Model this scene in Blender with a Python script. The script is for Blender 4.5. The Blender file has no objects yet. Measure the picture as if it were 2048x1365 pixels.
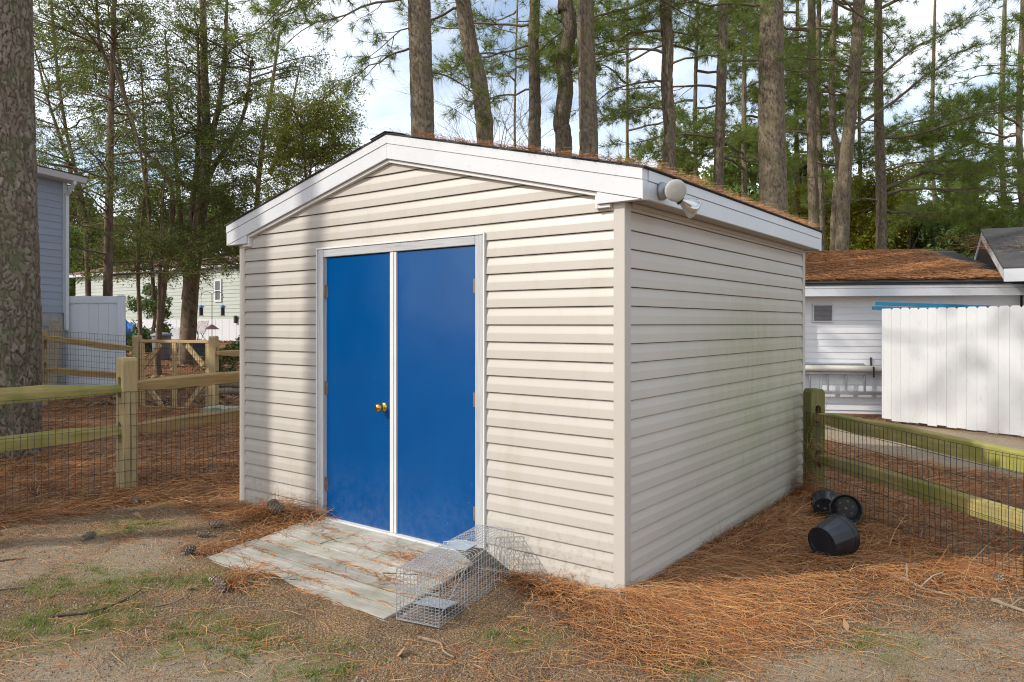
import bpy, bmesh, math, random
import numpy as np
from mathutils import Vector, Matrix

R = math.radians
PI = math.pi
scene = bpy.context.scene
C = scene.collection

# ------------------------------------------------------------------ camera
YAW = 37.1
EYE = Vector((1.94, -3.583, 1.5))
cam_data = bpy.data.cameras.new('camera')
cam_data.sensor_width = 36.0
cam_data.lens = 36.0 * 1482.0 / 2048.0
cam_data.shift_y = -34.5 / 2048.0
cam_data.clip_start = 0.05
cam_data.clip_end = 2000
cam = bpy.data.objects.new('camera', cam_data)
cam.location = EYE
cam.rotation_euler = (R(90), 0, R(YAW))
C.objects.link(cam)
scene.camera = cam

# ------------------------------------------------------------------ sky, sun, exposure
SUN_EL = 36.0
SUN_TRAVEL = Vector((0.587, 0.810, 0)).normalized()        # horizontal direction the light travels
world = bpy.data.worlds.new('World')
scene.world = world
world.use_nodes = True
wn = world.node_tree
wn.nodes.clear()
w_out = wn.nodes.new('ShaderNodeOutputWorld')
w_bg = wn.nodes.new('ShaderNodeBackground')
w_sky = wn.nodes.new('ShaderNodeTexSky')
w_sky.sky_type = 'NISHITA'
w_sky.sun_disc = False
w_sky.sun_elevation = R(SUN_EL)
w_sky.sun_rotation = math.atan2(-SUN_TRAVEL.x, -SUN_TRAVEL.y)
w_sky.altitude = 0
w_sky.air_density = 1.0
w_sky.dust_density = 1.5
w_sky.ozone_density = 1.0
w_bg.inputs['Strength'].default_value = 0.15
w_tc = wn.nodes.new('ShaderNodeTexCoord')
w_sep = wn.nodes.new('ShaderNodeSeparateXYZ')
w_z = wn.nodes.new('ShaderNodeMath'); w_z.operation = 'MAXIMUM'; w_z.inputs[1].default_value = 0.0
w_z2 = wn.nodes.new('ShaderNodeMath'); w_z2.operation = 'ADD'; w_z2.inputs[1].default_value = 0.22
w_dx = wn.nodes.new('ShaderNodeMath'); w_dx.operation = 'DIVIDE'
w_dy = wn.nodes.new('ShaderNodeMath'); w_dy.operation = 'DIVIDE'
w_cmb = wn.nodes.new('ShaderNodeCombineXYZ')
w_noise = wn.nodes.new('ShaderNodeTexNoise')
w_noise.inputs['Scale'].default_value = 1.15
w_noise.inputs['Detail'].default_value = 7
w_noise.inputs['Roughness'].default_value = 0.55
w_noise.inputs['Distortion'].default_value = 0.5
w_ramp = wn.nodes.new('ShaderNodeValToRGB')
w_ramp.color_ramp.elements[0].position = 0.36
w_ramp.color_ramp.elements[0].color = (0.12, 0.12, 0.12, 1)
w_ramp.color_ramp.elements[1].position = 0.60
w_ramp.color_ramp.elements[1].color = (0.92, 0.92, 0.92, 1)
w_mix = wn.nodes.new('ShaderNodeMix'); w_mix.data_type = 'RGBA'
w_mix.inputs[7].default_value = (6.5, 6.8, 7.2, 1)
L = wn.links.new
L(w_tc.outputs['Generated'], w_sep.inputs[0])
L(w_sep.outputs['Z'], w_z.inputs[0]); L(w_z.outputs[0], w_z2.inputs[0])
L(w_sep.outputs['X'], w_dx.inputs[0]); L(w_z2.outputs[0], w_dx.inputs[1])
L(w_sep.outputs['Y'], w_dy.inputs[0]); L(w_z2.outputs[0], w_dy.inputs[1])
L(w_dx.outputs[0], w_cmb.inputs[0]); L(w_dy.outputs[0], w_cmb.inputs[1])
L(w_cmb.outputs[0], w_noise.inputs['Vector'])
L(w_noise.outputs['Fac'], w_ramp.inputs[0])
L(w_ramp.outputs[0], w_mix.inputs[0])
L(w_sky.outputs[0], w_mix.inputs[6])
L(w_mix.outputs[2], w_bg.inputs['Color'])
L(w_bg.outputs[0], w_out.inputs['Surface'])

sun_data = bpy.data.lights.new('sun', 'SUN')
sun_data.energy = 2.6
sun_data.angle = R(0.8)
sun_data.color = (1.0, 0.935, 0.83)
sun = bpy.data.objects.new('sun', sun_data)
_c, _s = math.cos(R(SUN_EL)), math.sin(R(SUN_EL))
sun.rotation_euler = Vector((SUN_TRAVEL.x * _c, SUN_TRAVEL.y * _c, -_s)).to_track_quat('-Z', 'Y').to_euler()
sun.location = (-12, -16, 14)
C.objects.link(sun)

scene.view_settings.view_transform = 'Standard'
scene.view_settings.look = 'None'
scene.view_settings.gamma = 1.0
scene.view_settings.use_curve_mapping = False
scene.view_settings.exposure = 0.56
try:
    scene.cycles.max_bounces = 6
    scene.cycles.diffuse_bounces = 3
    scene.cycles.glossy_bounces = 3
    scene.cycles.transparent_max_bounces = 6
    scene.cycles.use_denoising = True
    scene.cycles.denoiser = 'OPENIMAGEDENOISE'
    scene.cycles.denoising_prefilter = 'NONE'
    scene.cycles.filter_width = 1.1
except Exception:
    pass

# ------------------------------------------------------------------ surveying helper: bearing and distance to a point
_a = R(YAW)
RT = Vector((math.cos(_a), math.sin(_a), 0))
FW = Vector((-math.sin(_a), math.cos(_a), 0))
def AT(px, py, d):
    p = EYE + FW * d + RT * ((px - 1024.0) / 1482.0 * d)
    return Vector((p.x, p.y, 1.5 - (py - 648.0) * d / 1482.0))

# ------------------------------------------------------------------ object helpers
def tag(o, label=None, cat=None, group=None, kind=None):
    if label: o['label'] = label
    if cat: o['category'] = cat
    if group: o['group'] = group
    if kind: o['kind'] = kind
    return o
def thing(name, label, cat, loc=(0, 0, 0), rz=0.0, group=None):
    o = bpy.data.objects.new(name, None)
    o.empty_display_size = 0.1
    o.location = loc
    o.rotation_euler = (0, 0, rz)
    C.objects.link(o)
    return tag(o, label, cat, group)
def link(name, me, parent=None, loc=None, rot=None):
    o = bpy.data.objects.new(name, me)
    C.objects.link(o)
    if parent is not None: o.parent = parent
    if loc is not None: o.location = loc
    if rot is not None: o.rotation_euler = rot
    return o
def mesh_np(name, V, F, mat=None, smooth=False):
    """V (n,3), F (m,3) or (m,4) integer array"""
    V = np.asarray(V, dtype=np.float32); F = np.asarray(F, dtype=np.int32)
    me = bpy.data.meshes.new(name)
    k = F.shape[1]
    me.vertices.add(len(V)); me.vertices.foreach_set('co', V.ravel())
    me.loops.add(F.size); me.loops.foreach_set('vertex_index', F.ravel())
    me.polygons.add(len(F)); me.polygons.foreach_set('loop_start', np.arange(0, F.size, k, dtype=np.int32))
    if smooth: me.polygons.foreach_set('use_smooth', np.ones(len(F), dtype=bool))
    if mat: me.materials.append(mat)
    me.update(calc_edges=True)
    me.validate()
    return me

class MB:
    def __init__(s): s.V = []; s.F = []
    def add(s, vs, fs):
        b = len(s.V); s.V += [tuple(v) for v in vs]; s.F += [tuple(b + i for i in f) for f in fs]; return s
    def box(s, x0, y0, z0, x1, y1, z1):
        return s.add([(x0,y0,z0),(x1,y0,z0),(x1,y1,z0),(x0,y1,z0),(x0,y0,z1),(x1,y0,z1),(x1,y1,z1),(x0,y1,z1)],
                     [(0,3,2,1),(4,5,6,7),(0,1,5,4),(1,2,6,5),(2,3,7,6),(3,0,4,7)])
    def obox(s, p, q, w, h, up=(0, 0, 1)):
        """box bar from p to q, width w (sideways) and height h"""
        p = Vector(p); q = Vector(q); d = (q - p).normalized(); u = Vector(up)
        sd = d.cross(u)
        if sd.length < 1e-5: sd = d.cross(Vector((1, 0, 0)))
        sd.normalize(); u = sd.cross(d)
        a = sd * (w / 2); b = u * (h / 2)
        return s.add([p-a-b, p+a-b, p+a+b, p-a+b, q-a-b, q+a-b, q+a+b, q-a+b],
                     [(0,1,2,3),(7,6,5,4),(0,4,5,1),(1,5,6,2),(2,6,7,3),(3,7,4,0)])
    def tube(s, pts, rad, n=8, caps=True, cross=None):
        pts = [Vector(p) for p in pts]
        if not hasattr(rad, '__len__'): rad = [rad] * len(pts)
        b = len(s.V); ref = None
        for i, p in enumerate(pts):
            d = (pts[min(i+1, len(pts)-1)] - pts[max(i-1, 0)]).normalized()
            if ref is None: ref = Vector((0, 0, 1)) if abs(d.z) < 0.9 else Vector((1, 0, 0))
            e1 = d.cross(ref).normalized(); e2 = e1.cross(d); ref = e2
            for k in range(n):
                a = 2 * PI * k / n + (PI / n)
                r = rad[i] * (cross[k] if cross else 1.0)
                s.V.append(tuple(p + e1 * (math.cos(a) * r) + e2 * (math.sin(a) * r)))
        for i in range(len(pts) - 1):
            for k in range(n):
                k2 = (k + 1) % n
                s.F.append((b+i*n+k, b+i*n+k2, b+(i+1)*n+k2, b+(i+1)*n+k))
        if caps:
            s.F.append(tuple(b + k for k in reversed(range(n))))
            m = b + (len(pts) - 1) * n
            s.F.append(tuple(m + k for k in range(n)))
        return s
    def prism(s, poly, axis, a, b):
        """extrude polygon (list of 2-D points) along axis from a to b; axis 0: (y,z) 1: (x,z) 2: (x,y)"""
        def P(q, t):
            return (t, q[0], q[1]) if axis == 0 else ((q[0], t, q[1]) if axis == 1 else (q[0], q[1], t))
        n = len(poly)
        vs = [P(q, a) for q in poly] + [P(q, b) for q in poly]
        fs = [tuple(reversed(range(n))), tuple(range(n, 2*n))]
        fs += [(i, (i+1) % n, n + (i+1) % n, n + i) for i in range(n)]
        return s.add(vs, fs)
    def lathe(s, prof, n=24, M=None, close=False):
        b = len(s.V)
        for (r, z) in prof:
            for k in range(n):
                a = 2 * PI * k / n
                v = Vector((r * math.cos(a), r * math.sin(a), z))
                s.V.append(tuple(M @ v if M is not None else v))
        m = len(prof)
        for i in range(m - 1):
            for k in range(n):
                k2 = (k + 1) % n
                s.F.append((b+i*n+k, b+i*n+k2, b+(i+1)*n+k2, b+(i+1)*n+k))
        return s
    def mesh(s, name, mat=None, smooth=False, bevel=0.0, seg=1):
        me = bpy.data.meshes.new(name)
        me.from_pydata(s.V, [], s.F)
        bm = bmesh.new(); bm.from_mesh(me)
        bmesh.ops.recalc_face_normals(bm, faces=bm.faces)
        if bevel > 0:
            bmesh.ops.bevel(bm, geom=list(bm.edges), offset=bevel, segments=seg, affect='EDGES', profile=0.6)
        bm.to_mesh(me); bm.free()
        if smooth: me.polygons.foreach_set('use_smooth', [True] * len(me.polygons))
        if mat: me.materials.append(mat)
        return me
    def build(s, name, mat, parent=None, smooth=False, bevel=0.0, seg=1, loc=None, rot=None):
        return link(name, s.mesh(name, mat, smooth, bevel, seg), parent, loc, rot)

def smooth_by_angle(o, deg=35):
    me = o.data
    me.polygons.foreach_set('use_smooth', [True] * len(me.polygons))
    try:
        bm = bmesh.new(); bm.from_mesh(me)
        for e in bm.edges:
            if len(e.link_faces) == 2 and e.calc_face_angle(0) > R(deg): e.smooth = False
        bm.to_mesh(me); bm.free()
    except Exception:
        pass
    return o

# ------------------------------------------------------------------ value noise (numpy)
def _hash(ix, iy, seed):
    h = (ix.astype(np.int64) * 374761393 + iy.astype(np.int64) * 668265263 + seed * 974634721) & 0x7fffffff
    h = ((h ^ (h >> 13)) * 1274126177) & 0x7fffffff
    return ((h ^ (h >> 16)) & 0xffff) / 65535.0
def vnoise(x, y, scale=1.0, seed=0, octaves=3):
    x = np.asarray(x, float) * scale; y = np.asarray(y, float) * scale
    out = 0; amp = 1.0; tot = 0
    for o in range(octaves):
        ix = np.floor(x); iy = np.floor(y); fx = x - ix; fy = y - iy
        fx = fx*fx*(3-2*fx); fy = fy*fy*(3-2*fy)
        a = _hash(ix, iy, seed+o); b = _hash(ix+1, iy, seed+o); c = _hash(ix, iy+1, seed+o); d = _hash(ix+1, iy+1, seed+o)
        out = out + amp * ((a*(1-fx)+b*fx)*(1-fy) + (c*(1-fx)+d*fx)*fy)
        tot += amp; amp *= 0.5; x = x*2.03+17.1; y = y*2.03+9.7
    return out / tot
def sstep(a, b, x):
    t = np.clip((np.asarray(x, float) - a) / (b - a), 0, 1)
    return t*t*(3-2*t)

# ------------------------------------------------------------------ materials
def _nodes(name):
    m = bpy.data.materials.new(name); m.use_nodes = True
    nt = m.node_tree; nt.nodes.clear()
    out = nt.nodes.new('ShaderNodeOutputMaterial'); b = nt.nodes.new('ShaderNodeBsdfPrincipled')
    nt.links.new(b.outputs[0], out.inputs[0])
    return m, nt, b, out
def _mixc(nt, fac, a, b, blend='MIX'):
    n = nt.nodes.new('ShaderNodeMix'); n.data_type = 'RGBA'; n.blend_type = blend
    for s, v in ((0, fac), (6, a), (7, b)):
        if isinstance(v, (int, float)): n.inputs[s].default_value = v
        elif isinstance(v, tuple): n.inputs[s].default_value = (*v[:3], 1)
        else: nt.links.new(v, n.inputs[s])
    return n.outputs[2]
def _noise(nt, coord, scale, detail=4, rough=0.55, stretch=None, dist=0.0):
    v = coord
    if stretch:
        mp = nt.nodes.new('ShaderNodeMapping'); mp.inputs['Scale'].default_value = stretch
        nt.links.new(coord, mp.inputs[0]); v = mp.outputs[0]
    n = nt.nodes.new('ShaderNodeTexNoise'); n.inputs['Scale'].default_value = scale
    n.inputs['Detail'].default_value = detail; n.inputs['Roughness'].default_value = rough
    n.inputs['Distortion'].default_value = dist
    nt.links.new(v, n.inputs['Vector']); return n.outputs['Fac']
def _ramp(nt, fac, stops):
    r = nt.nodes.new('ShaderNodeValToRGB'); e = r.color_ramp.elements
    while len(e) < len(stops): e.new(0.5)
    for i, (p, c) in enumerate(stops):
        e[i].position = p; e[i].color = (*c, 1) if len(c) == 3 else c
    nt.links.new(fac, r.inputs[0]); return r.outputs[0]
def _step(nt, fac, a, b):
    return _ramp(nt, fac, [(a, (0, 0, 0)), (b, (1, 1, 1))])
def _bump(nt, b, h, strength, dist):
    n = nt.nodes.new('ShaderNodeBump'); n.inputs['Strength'].default_value = strength; n.inputs['Distance'].default_value = dist
    nt.links.new(h, n.inputs['Height']); nt.links.new(n.outputs[0], b.inputs['Normal']); return n
def _pos(nt): return nt.nodes.new('ShaderNodeNewGeometry').outputs['Position']
def _obj(nt): return nt.nodes.new('ShaderNodeTexCoord').outputs['Object']
def _rnd(nt):
    return nt.nodes.new('ShaderNodeObjectInfo').outputs['Random']

def plain(name, c1, c2=None, rough=0.6, scale=6.0, stretch=None, bump=0.0, bdist=0.01, bscale=None, metal=0.0, speck=None, speckscale=60, objrand=0.0, space='pos', coat=0.0):
    """two-tone mottled surface with optional fine bump, speckles and per-object tint"""
    m, nt, b, out = _nodes(name)
    co = _pos(nt) if space == 'pos' else _obj(nt)
    c2 = c2 or tuple(x * 0.82 for x in c1)
    f = _step(nt, _noise(nt, co, scale, 5, 0.6, stretch), 0.3, 0.7)
    col = _mixc(nt, f, c1, c2)
    if speck:
        f2 = _step(nt, _noise(nt, co, speckscale, 2, 0.5, stretch), 0.60, 0.72)
        col = _mixc(nt, f2, col, speck)
    if objrand:
        hs = nt.nodes.new('ShaderNodeHueSaturation')
        mr = nt.nodes.new('ShaderNodeMapRange'); mr.inputs[3].default_value = 1 - objrand; mr.inputs[4].default_value = 1 + objrand
        nt.links.new(_rnd(nt), mr.inputs[0]); nt.links.new(mr.outputs[0], hs.inputs['Value']); nt.links.new(col, hs.inputs['Color'])
        col = hs.outputs[0]
    nt.links.new(col, b.inputs['Base Color'])
    b.inputs['Roughness'].default_value = rough; b.inputs['Metallic'].default_value = metal
    if coat: b.inputs['Coat Weight'].default_value = coat
    if bump: _bump(nt, b, _noise(nt, co, bscale or scale * 4, 4, 0.6, stretch), bump, bdist)
    return m

def wood(name, light, dark, stain=None, grain_axis=0, rough=0.8, objrand=0.12, stain_amt=0.5, scale=1.0):
    """weathered timber: long grain along an object axis, knots and stains"""
    m, nt, b, out = _nodes(name)
    co = _obj(nt)
    st = [14.0 * scale] * 3; st[grain_axis] = 0.9 * scale
    g = _noise(nt, co, 3.0, 6, 0.62, tuple(st), 0.6)
    st2 = [60.0 * scale] * 3; st2[grain_axis] = 1.6 * scale
    g2 = _noise(nt, co, 3.0, 3, 0.6, tuple(st2))
    col = _mixc(nt, _step(nt, g, 0.36, 0.66), light, dark)
    col = _mixc(nt, _step(nt, g2, 0.60, 0.74), col, tuple(x * 0.55 for x in dark))
    if stain:
        col = _mixc(nt, _ramp(nt, _noise(nt, _pos(nt), 2.2, 4, 0.6), [(0.40, (0, 0, 0)), (0.62, (stain_amt,) * 3)]), col, stain)
    hs = nt.nodes.new('ShaderNodeHueSaturation')
    mr = nt.nodes.new('ShaderNodeMapRange'); mr.inputs[3].default_value = 1 - objrand; mr.inputs[4].default_value = 1 + objrand
    nt.links.new(_rnd(nt), mr.inputs[0]); nt.links.new(mr.outputs[0], hs.inputs['Value']); nt.links.new(col, hs.inputs['Color'])
    nt.links.new(hs.outputs[0], b.inputs['Base Color'])
    b.inputs['Roughness'].default_value = rough
    _bump(nt, b, g2, 0.5, 0.003)
    return m

def leafmat(name, cols, trans=0.3, rough=0.55):
    """foliage: colour varies from leaf to leaf (random per island), part of the light passes through"""
    m, nt, b, out = _nodes(name)
    nt.nodes.remove(b)
    ge = nt.nodes.new('ShaderNodeNewGeometry')
    n = len(cols)
    col = _ramp(nt, ge.outputs['Random Per Island'], [(i / max(1, n - 1), c) for i, c in enumerate(cols)])
    f = _noise(nt, ge.outputs['Position'], 0.9, 3)
    col = _mixc(nt, _step(nt, f, 0.35, 0.7), col, _mixc(nt, 1.0, col, (0.72, 0.72, 0.72), 'MULTIPLY'))
    d = nt.nodes.new('ShaderNodeBsdfPrincipled'); d.inputs['Roughness'].default_value = rough
    d.inputs['Specular IOR Level'].default_value = 0.3
    t = nt.nodes.new('ShaderNodeBsdfTranslucent'); ms = nt.nodes.new('ShaderNodeMixShader'); ms.inputs[0].default_value = trans
    nt.links.new(col, d.inputs['Base Color']); nt.links.new(col, t.inputs['Color'])
    nt.links.new(d.outputs[0], ms.inputs[1]); nt.links.new(t.outputs[0], ms.inputs[2]); nt.links.new(ms.outputs[0], out.inputs[0])
    return m

def barkmat(name, plate, plate2, furrow, moss=None, moss_amt=0.0):
    """bark: plates told from furrows by the mesh attribute, lichen and moss in patches"""
    m, nt, b, out = _nodes(name)
    at = nt.nodes.new('ShaderNodeAttribute'); at.attribute_name = 'plate'
    ar = nt.nodes.new('ShaderNodeAttribute'); ar.attribute_name = 'cell'
    pos = _pos(nt)
    col = _mixc(nt, ar.outputs['Fac'], plate, plate2)
    col = _mixc(nt, _step(nt, _noise(nt, pos, 26, 4, 0.65), 0.42, 0.68), col, _mixc(nt, 1.0, col, (0.62, 0.6, 0.58), 'MULTIPLY'))
    col = _mixc(nt, at.outputs['Fac'], furrow, col)
    if moss:
        f = _noise(nt, pos, 3.4, 5, 0.65)
        col = _mixc(nt, _ramp(nt, f, [(0.45, (0, 0, 0)), (0.66, (moss_amt,) * 3)]), col, moss)
    nt.links.new(col, b.inputs['Base Color']); b.inputs['Roughness'].default_value = 0.95
    b.inputs['Specular IOR Level'].default_value = 0.15
    _bump(nt, b, _noise(nt, pos, 55, 5, 0.7, (1, 1, 0.5)), 0.7, 0.012)
    return m

M = {}
# shed
M['vinyl'] = plain('beige_vinyl', (0.46, 0.428, 0.388), (0.44, 0.408, 0.365), 0.42, 1.4, (1, 1, 2.5), 0.10, 0.002, 90, objrand=0.03)
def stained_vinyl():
    m, nt, b, out = _nodes('algae_stained_lightened_vinyl')
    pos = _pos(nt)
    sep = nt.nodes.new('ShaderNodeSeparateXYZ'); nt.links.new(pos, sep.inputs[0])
    base = _mixc(nt, _step(nt, _noise(nt, pos, 1.3, 4, 0.6), 0.3, 0.7), (0.515, 0.475, 0.42), (0.48, 0.44, 0.38))  # same vinyl as the front, base colour lightened to lift this shaded wall
    n1 = _noise(nt, pos, 0.8, 5, 0.62, (1, 1.0, 0.45)); n2 = _noise(nt, pos, 9, 4, 0.7, (1, 1, 0.25))
    mr = nt.nodes.new('ShaderNodeMapRange'); mr.inputs[1].default_value = 0.4; mr.inputs[2].default_value = 2.0
    nt.links.new(sep.outputs['Y'], mr.inputs[0])
    mz = nt.nodes.new('ShaderNodeMapRange'); mz.inputs[1].default_value = 2.05; mz.inputs[2].default_value = 1.35
    nt.links.new(sep.outputs['Z'], mz.inputs[0])
    k = nt.nodes.new('ShaderNodeMath'); k.operation = 'MULTIPLY'; nt.links.new(mr.outputs[0], k.inputs[0]); nt.links.new(mz.outputs[0], k.inputs[1])
    k2 = nt.nodes.new('ShaderNodeMath'); k2.operation = 'MULTIPLY'; nt.links.new(k.outputs[0], k2.inputs[0])
    nt.links.new(_ramp(nt, n1, [(0.25, (0.5,)*3), (0.58, (1.0,)*3)]), k2.inputs[1])
    k3 = nt.nodes.new('ShaderNodeMath'); k3.operation = 'MULTIPLY'; nt.links.new(k2.outputs[0], k3.inputs[0])
    nt.links.new(_ramp(nt, n2, [(0.3, (0.5,)*3), (0.7, (1,)*3)]), k3.inputs[1])
    ml = nt.nodes.new('ShaderNodeMapRange'); ml.inputs[1].default_value = 0.0; ml.inputs[2].default_value = 0.75; ml.inputs[3].default_value = 0.30; nt.links.new(sep.outputs['Z'], ml.inputs[0])
    k4 = nt.nodes.new('ShaderNodeMath'); k4.operation = 'MULTIPLY'; nt.links.new(k3.outputs[0], k4.inputs[0]); nt.links.new(ml.outputs[0], k4.inputs[1])
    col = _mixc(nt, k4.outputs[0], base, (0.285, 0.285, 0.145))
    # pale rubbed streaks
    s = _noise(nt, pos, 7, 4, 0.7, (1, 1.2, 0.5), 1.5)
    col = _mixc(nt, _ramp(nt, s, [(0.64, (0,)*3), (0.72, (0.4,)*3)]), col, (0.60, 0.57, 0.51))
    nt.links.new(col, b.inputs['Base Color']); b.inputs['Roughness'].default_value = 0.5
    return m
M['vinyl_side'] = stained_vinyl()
def front_vinyl():
    m, nt, b, out = _nodes('weathered_beige_vinyl')
    pos = _pos(nt)
    base = _mixc(nt, _step(nt, _noise(nt, pos, 1.4, 4, 0.6), 0.3, 0.7), (0.455, 0.422, 0.382), (0.43, 0.397, 0.352))
    n2 = _noise(nt, pos, 3.5, 5, 0.7, (1, 1, 0.35))
    col = _mixc(nt, _ramp(nt, n2, [(0.52, (0,)*3), (0.72, (0.5,)*3)]), base, (0.37, 0.325, 0.255))
    sep = nt.nodes.new('ShaderNodeSeparateXYZ'); nt.links.new(pos, sep.inputs[0])
    mz = nt.nodes.new('ShaderNodeMapRange'); mz.inputs[1].default_value = 0.42; mz.inputs[2].default_value = 0.02
    nt.links.new(sep.outputs['Z'], mz.inputs[0])
    k = nt.nodes.new('ShaderNodeMath'); k.operation = 'MULTIPLY'; nt.links.new(mz.outputs[0], k.inputs[0])
    nt.links.new(_ramp(nt, _noise(nt, pos, 22, 4, 0.7), [(0.50, (0,)*3), (0.68, (0.75,)*3)]), k.inputs[1])
    col = _mixc(nt, k.outputs[0], col, (0.26, 0.19, 0.12))      # splashed soil near the ground
    nt.links.new(col, b.inputs['Base Color']); b.inputs['Roughness'].default_value = 0.42
    return m
M['vinyl_front'] = front_vinyl()
M['trim'] = plain('white_aluminium_trim', (0.60, 0.615, 0.635), (0.54, 0.555, 0.58), 0.38, 2.5, None, 0.06, 0.002, 20, speck=(0.54, 0.545, 0.55), speckscale=30)
M['soffit'] = plain('beige_soffit', (0.42, 0.39, 0.35), None, 0.6, 3)
def doormat():
    m, nt, b, out = _nodes('blue_painted_door')
    pos = _pos(nt)
    col = _mixc(nt, _step(nt, _noise(nt, pos, 1.2, 4, 0.6, (1, 1, 0.6)), 0.3, 0.7), (0.000, 0.066, 0.235), (0.000, 0.054, 0.195))
    sc = _noise(nt, pos, 9, 5, 0.75, (2.6, 1, 0.35), 1.2)
    col = _mixc(nt, _ramp(nt, sc, [(0.715, (0,)*3), (0.76, (0.35,)*3)]), col, (0.30, 0.42, 0.58))
    sp = _noise(nt, pos, 95, 2, 0.5)
    col = _mixc(nt, _ramp(nt, sp, [(0.765, (0,)*3), (0.79, (0.8,)*3)]), col, (0.45, 0.55, 0.66))
    sz_ = nt.nodes.new('ShaderNodeSeparateXYZ'); nt.links.new(pos, sz_.inputs[0])
    md_ = nt.nodes.new('ShaderNodeMapRange'); md_.inputs[1].default_value = 0.55; md_.inputs[2].default_value = 0.06; md_.inputs[4].default_value = 0.16
    nt.links.new(sz_.outputs['Z'], md_.inputs[0])
    kd_ = nt.nodes.new('ShaderNodeMath'); kd_.operation = 'MULTIPLY'; nt.links.new(md_.outputs[0], kd_.inputs[0])
    nt.links.new(_ramp(nt, _noise(nt, pos, 14, 5, 0.75), [(0.4, (0,)*3), (0.7, (1,)*3)]), kd_.inputs[1])
    col = _mixc(nt, kd_.outputs[0], col, (0.16, 0.20, 0.27))     # dust splashed up from the ramp
    nt.links.new(col, b.inputs['Base Color'])
    nt.links.new(_ramp(nt, _noise(nt, pos, 2.2, 4, 0.6), [(0.3, (0.13,)*3), (0.7, (0.21,)*3)]), b.inputs['Roughness'])
    b.inputs['Specular IOR Level'].default_value = 0.38
    _bump(nt, b, _noise(nt, pos, 3.0, 3, 0.5), 0.10, 0.02)
    return m
M['door'] = doormat()
M['frame_wood'] = wood('weathered_painted_jamb', (0.46, 0.465, 0.475), (0.34, 0.345, 0.355), (0.40, 0.40, 0.40), 2, 0.8, 0.03, 0.5)
M['frame_head'] = wood('weathered_painted_head', (0.46, 0.465, 0.475), (0.34, 0.345, 0.355), (0.40, 0.40, 0.40), 0, 0.8, 0.03, 0.5)
M['white_pvc'] = plain('white_vinyl_strip', (0.66, 0.655, 0.64), (0.60, 0.595, 0.58), 0.4, 4)
M['brass'] = plain('brass', (0.62, 0.40, 0.10), (0.52, 0.32, 0.08), 0.22, 20, metal=1.0)
M['steel'] = plain('galvanised_wire', (0.60, 0.61, 0.63), (0.50, 0.51, 0.53), 0.42, 30, metal=0.75)
M['steel_plate'] = plain('galvanised_plate', (0.50, 0.55, 0.58), (0.42, 0.47, 0.50), 0.45, 12, metal=0.5, bump=0.15, bdist=0.002)
M['hinge'] = plain('rusty_hinge', (0.20, 0.19, 0.20), (0.22, 0.10, 0.05), 0.6, 30, metal=0.5)
M['shingle'] = plain('dark_asphalt_shingle', (0.062, 0.058, 0.056), (0.042, 0.039, 0.038), 0.95, 5, None, 0.6, 0.006, 160, speck=(0.11, 0.11, 0.115), speckscale=150, objrand=0.2)
M['gap'] = plain('wall_sheathing', (0.10, 0.08, 0.06), None, 0.9, 4)
M['glass_lens'] = plain('frosted_lamp_glass', (0.40, 0.385, 0.33), (0.52, 0.51, 0.46), 0.12, 30, bump=0.5, bdist=0.004, bscale=120, coat=1.0)
M['lamp_silver'] = plain('silvered_lamp_glass', (0.62, 0.62, 0.60), (0.50, 0.50, 0.47), 0.14, 15, metal=0.85)
M['lamp_grey'] = plain('grey_cast_aluminium', (0.36, 0.37, 0.39), None, 0.5, 20, metal=0.3)
M['black_rubber'] = plain('black_gasket', (0.02, 0.02, 0.022), None, 0.6, 20)
M['dirty_white'] = plain('dirty_white_skirt', (0.58, 0.57, 0.54), (0.48, 0.45, 0.40), 0.6, 8, speck=(0.3, 0.24, 0.17), speckscale=40)
# timber
M['deck'] = wood('bleached_deck_board', (0.50, 0.465, 0.41), (0.31, 0.285, 0.245), (0.23, 0.225, 0.165), 0, 0.85, 0.24, 0.7)
M['rail_green'] = wood('algae_green_rail', (0.42, 0.33, 0.13), (0.26, 0.21, 0.08), (0.19, 0.20, 0.035), 0, 0.9, 0.1, 0.8)
M['rail_tan'] = wood('tan_treated_rail', (0.47, 0.31, 0.14), (0.30, 0.18, 0.075), (0.28, 0.24, 0.09), 0, 0.85, 0.12, 0.4)
M['post_tan'] = wood('tan_treated_post', (0.50, 0.375, 0.20), (0.38, 0.265, 0.13), (0.30, 0.28, 0.13), 2, 0.85, 0.08, 0.35)
M['post_green'] = wood('algae_green_post', (0.22, 0.21, 0.07), (0.14, 0.135, 0.045), (0.10, 0.13, 0.025), 2, 0.9, 0.08, 0.8)
M['gate_wood'] = wood('tan_gate_lumber', (0.62, 0.46, 0.24), (0.47, 0.32, 0.15), None, 2, 0.8, 0.1)
M['grey_plank'] = wood('grey_old_plank', (0.34, 0.28, 0.21), (0.23, 0.18, 0.13), None, 2, 0.9, 0.1)
M['wire'] = plain('dark_fence_wire', (0.060, 0.056, 0.052), (0.10, 0.085, 0.07), 0.55, 12, metal=0.4)
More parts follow.
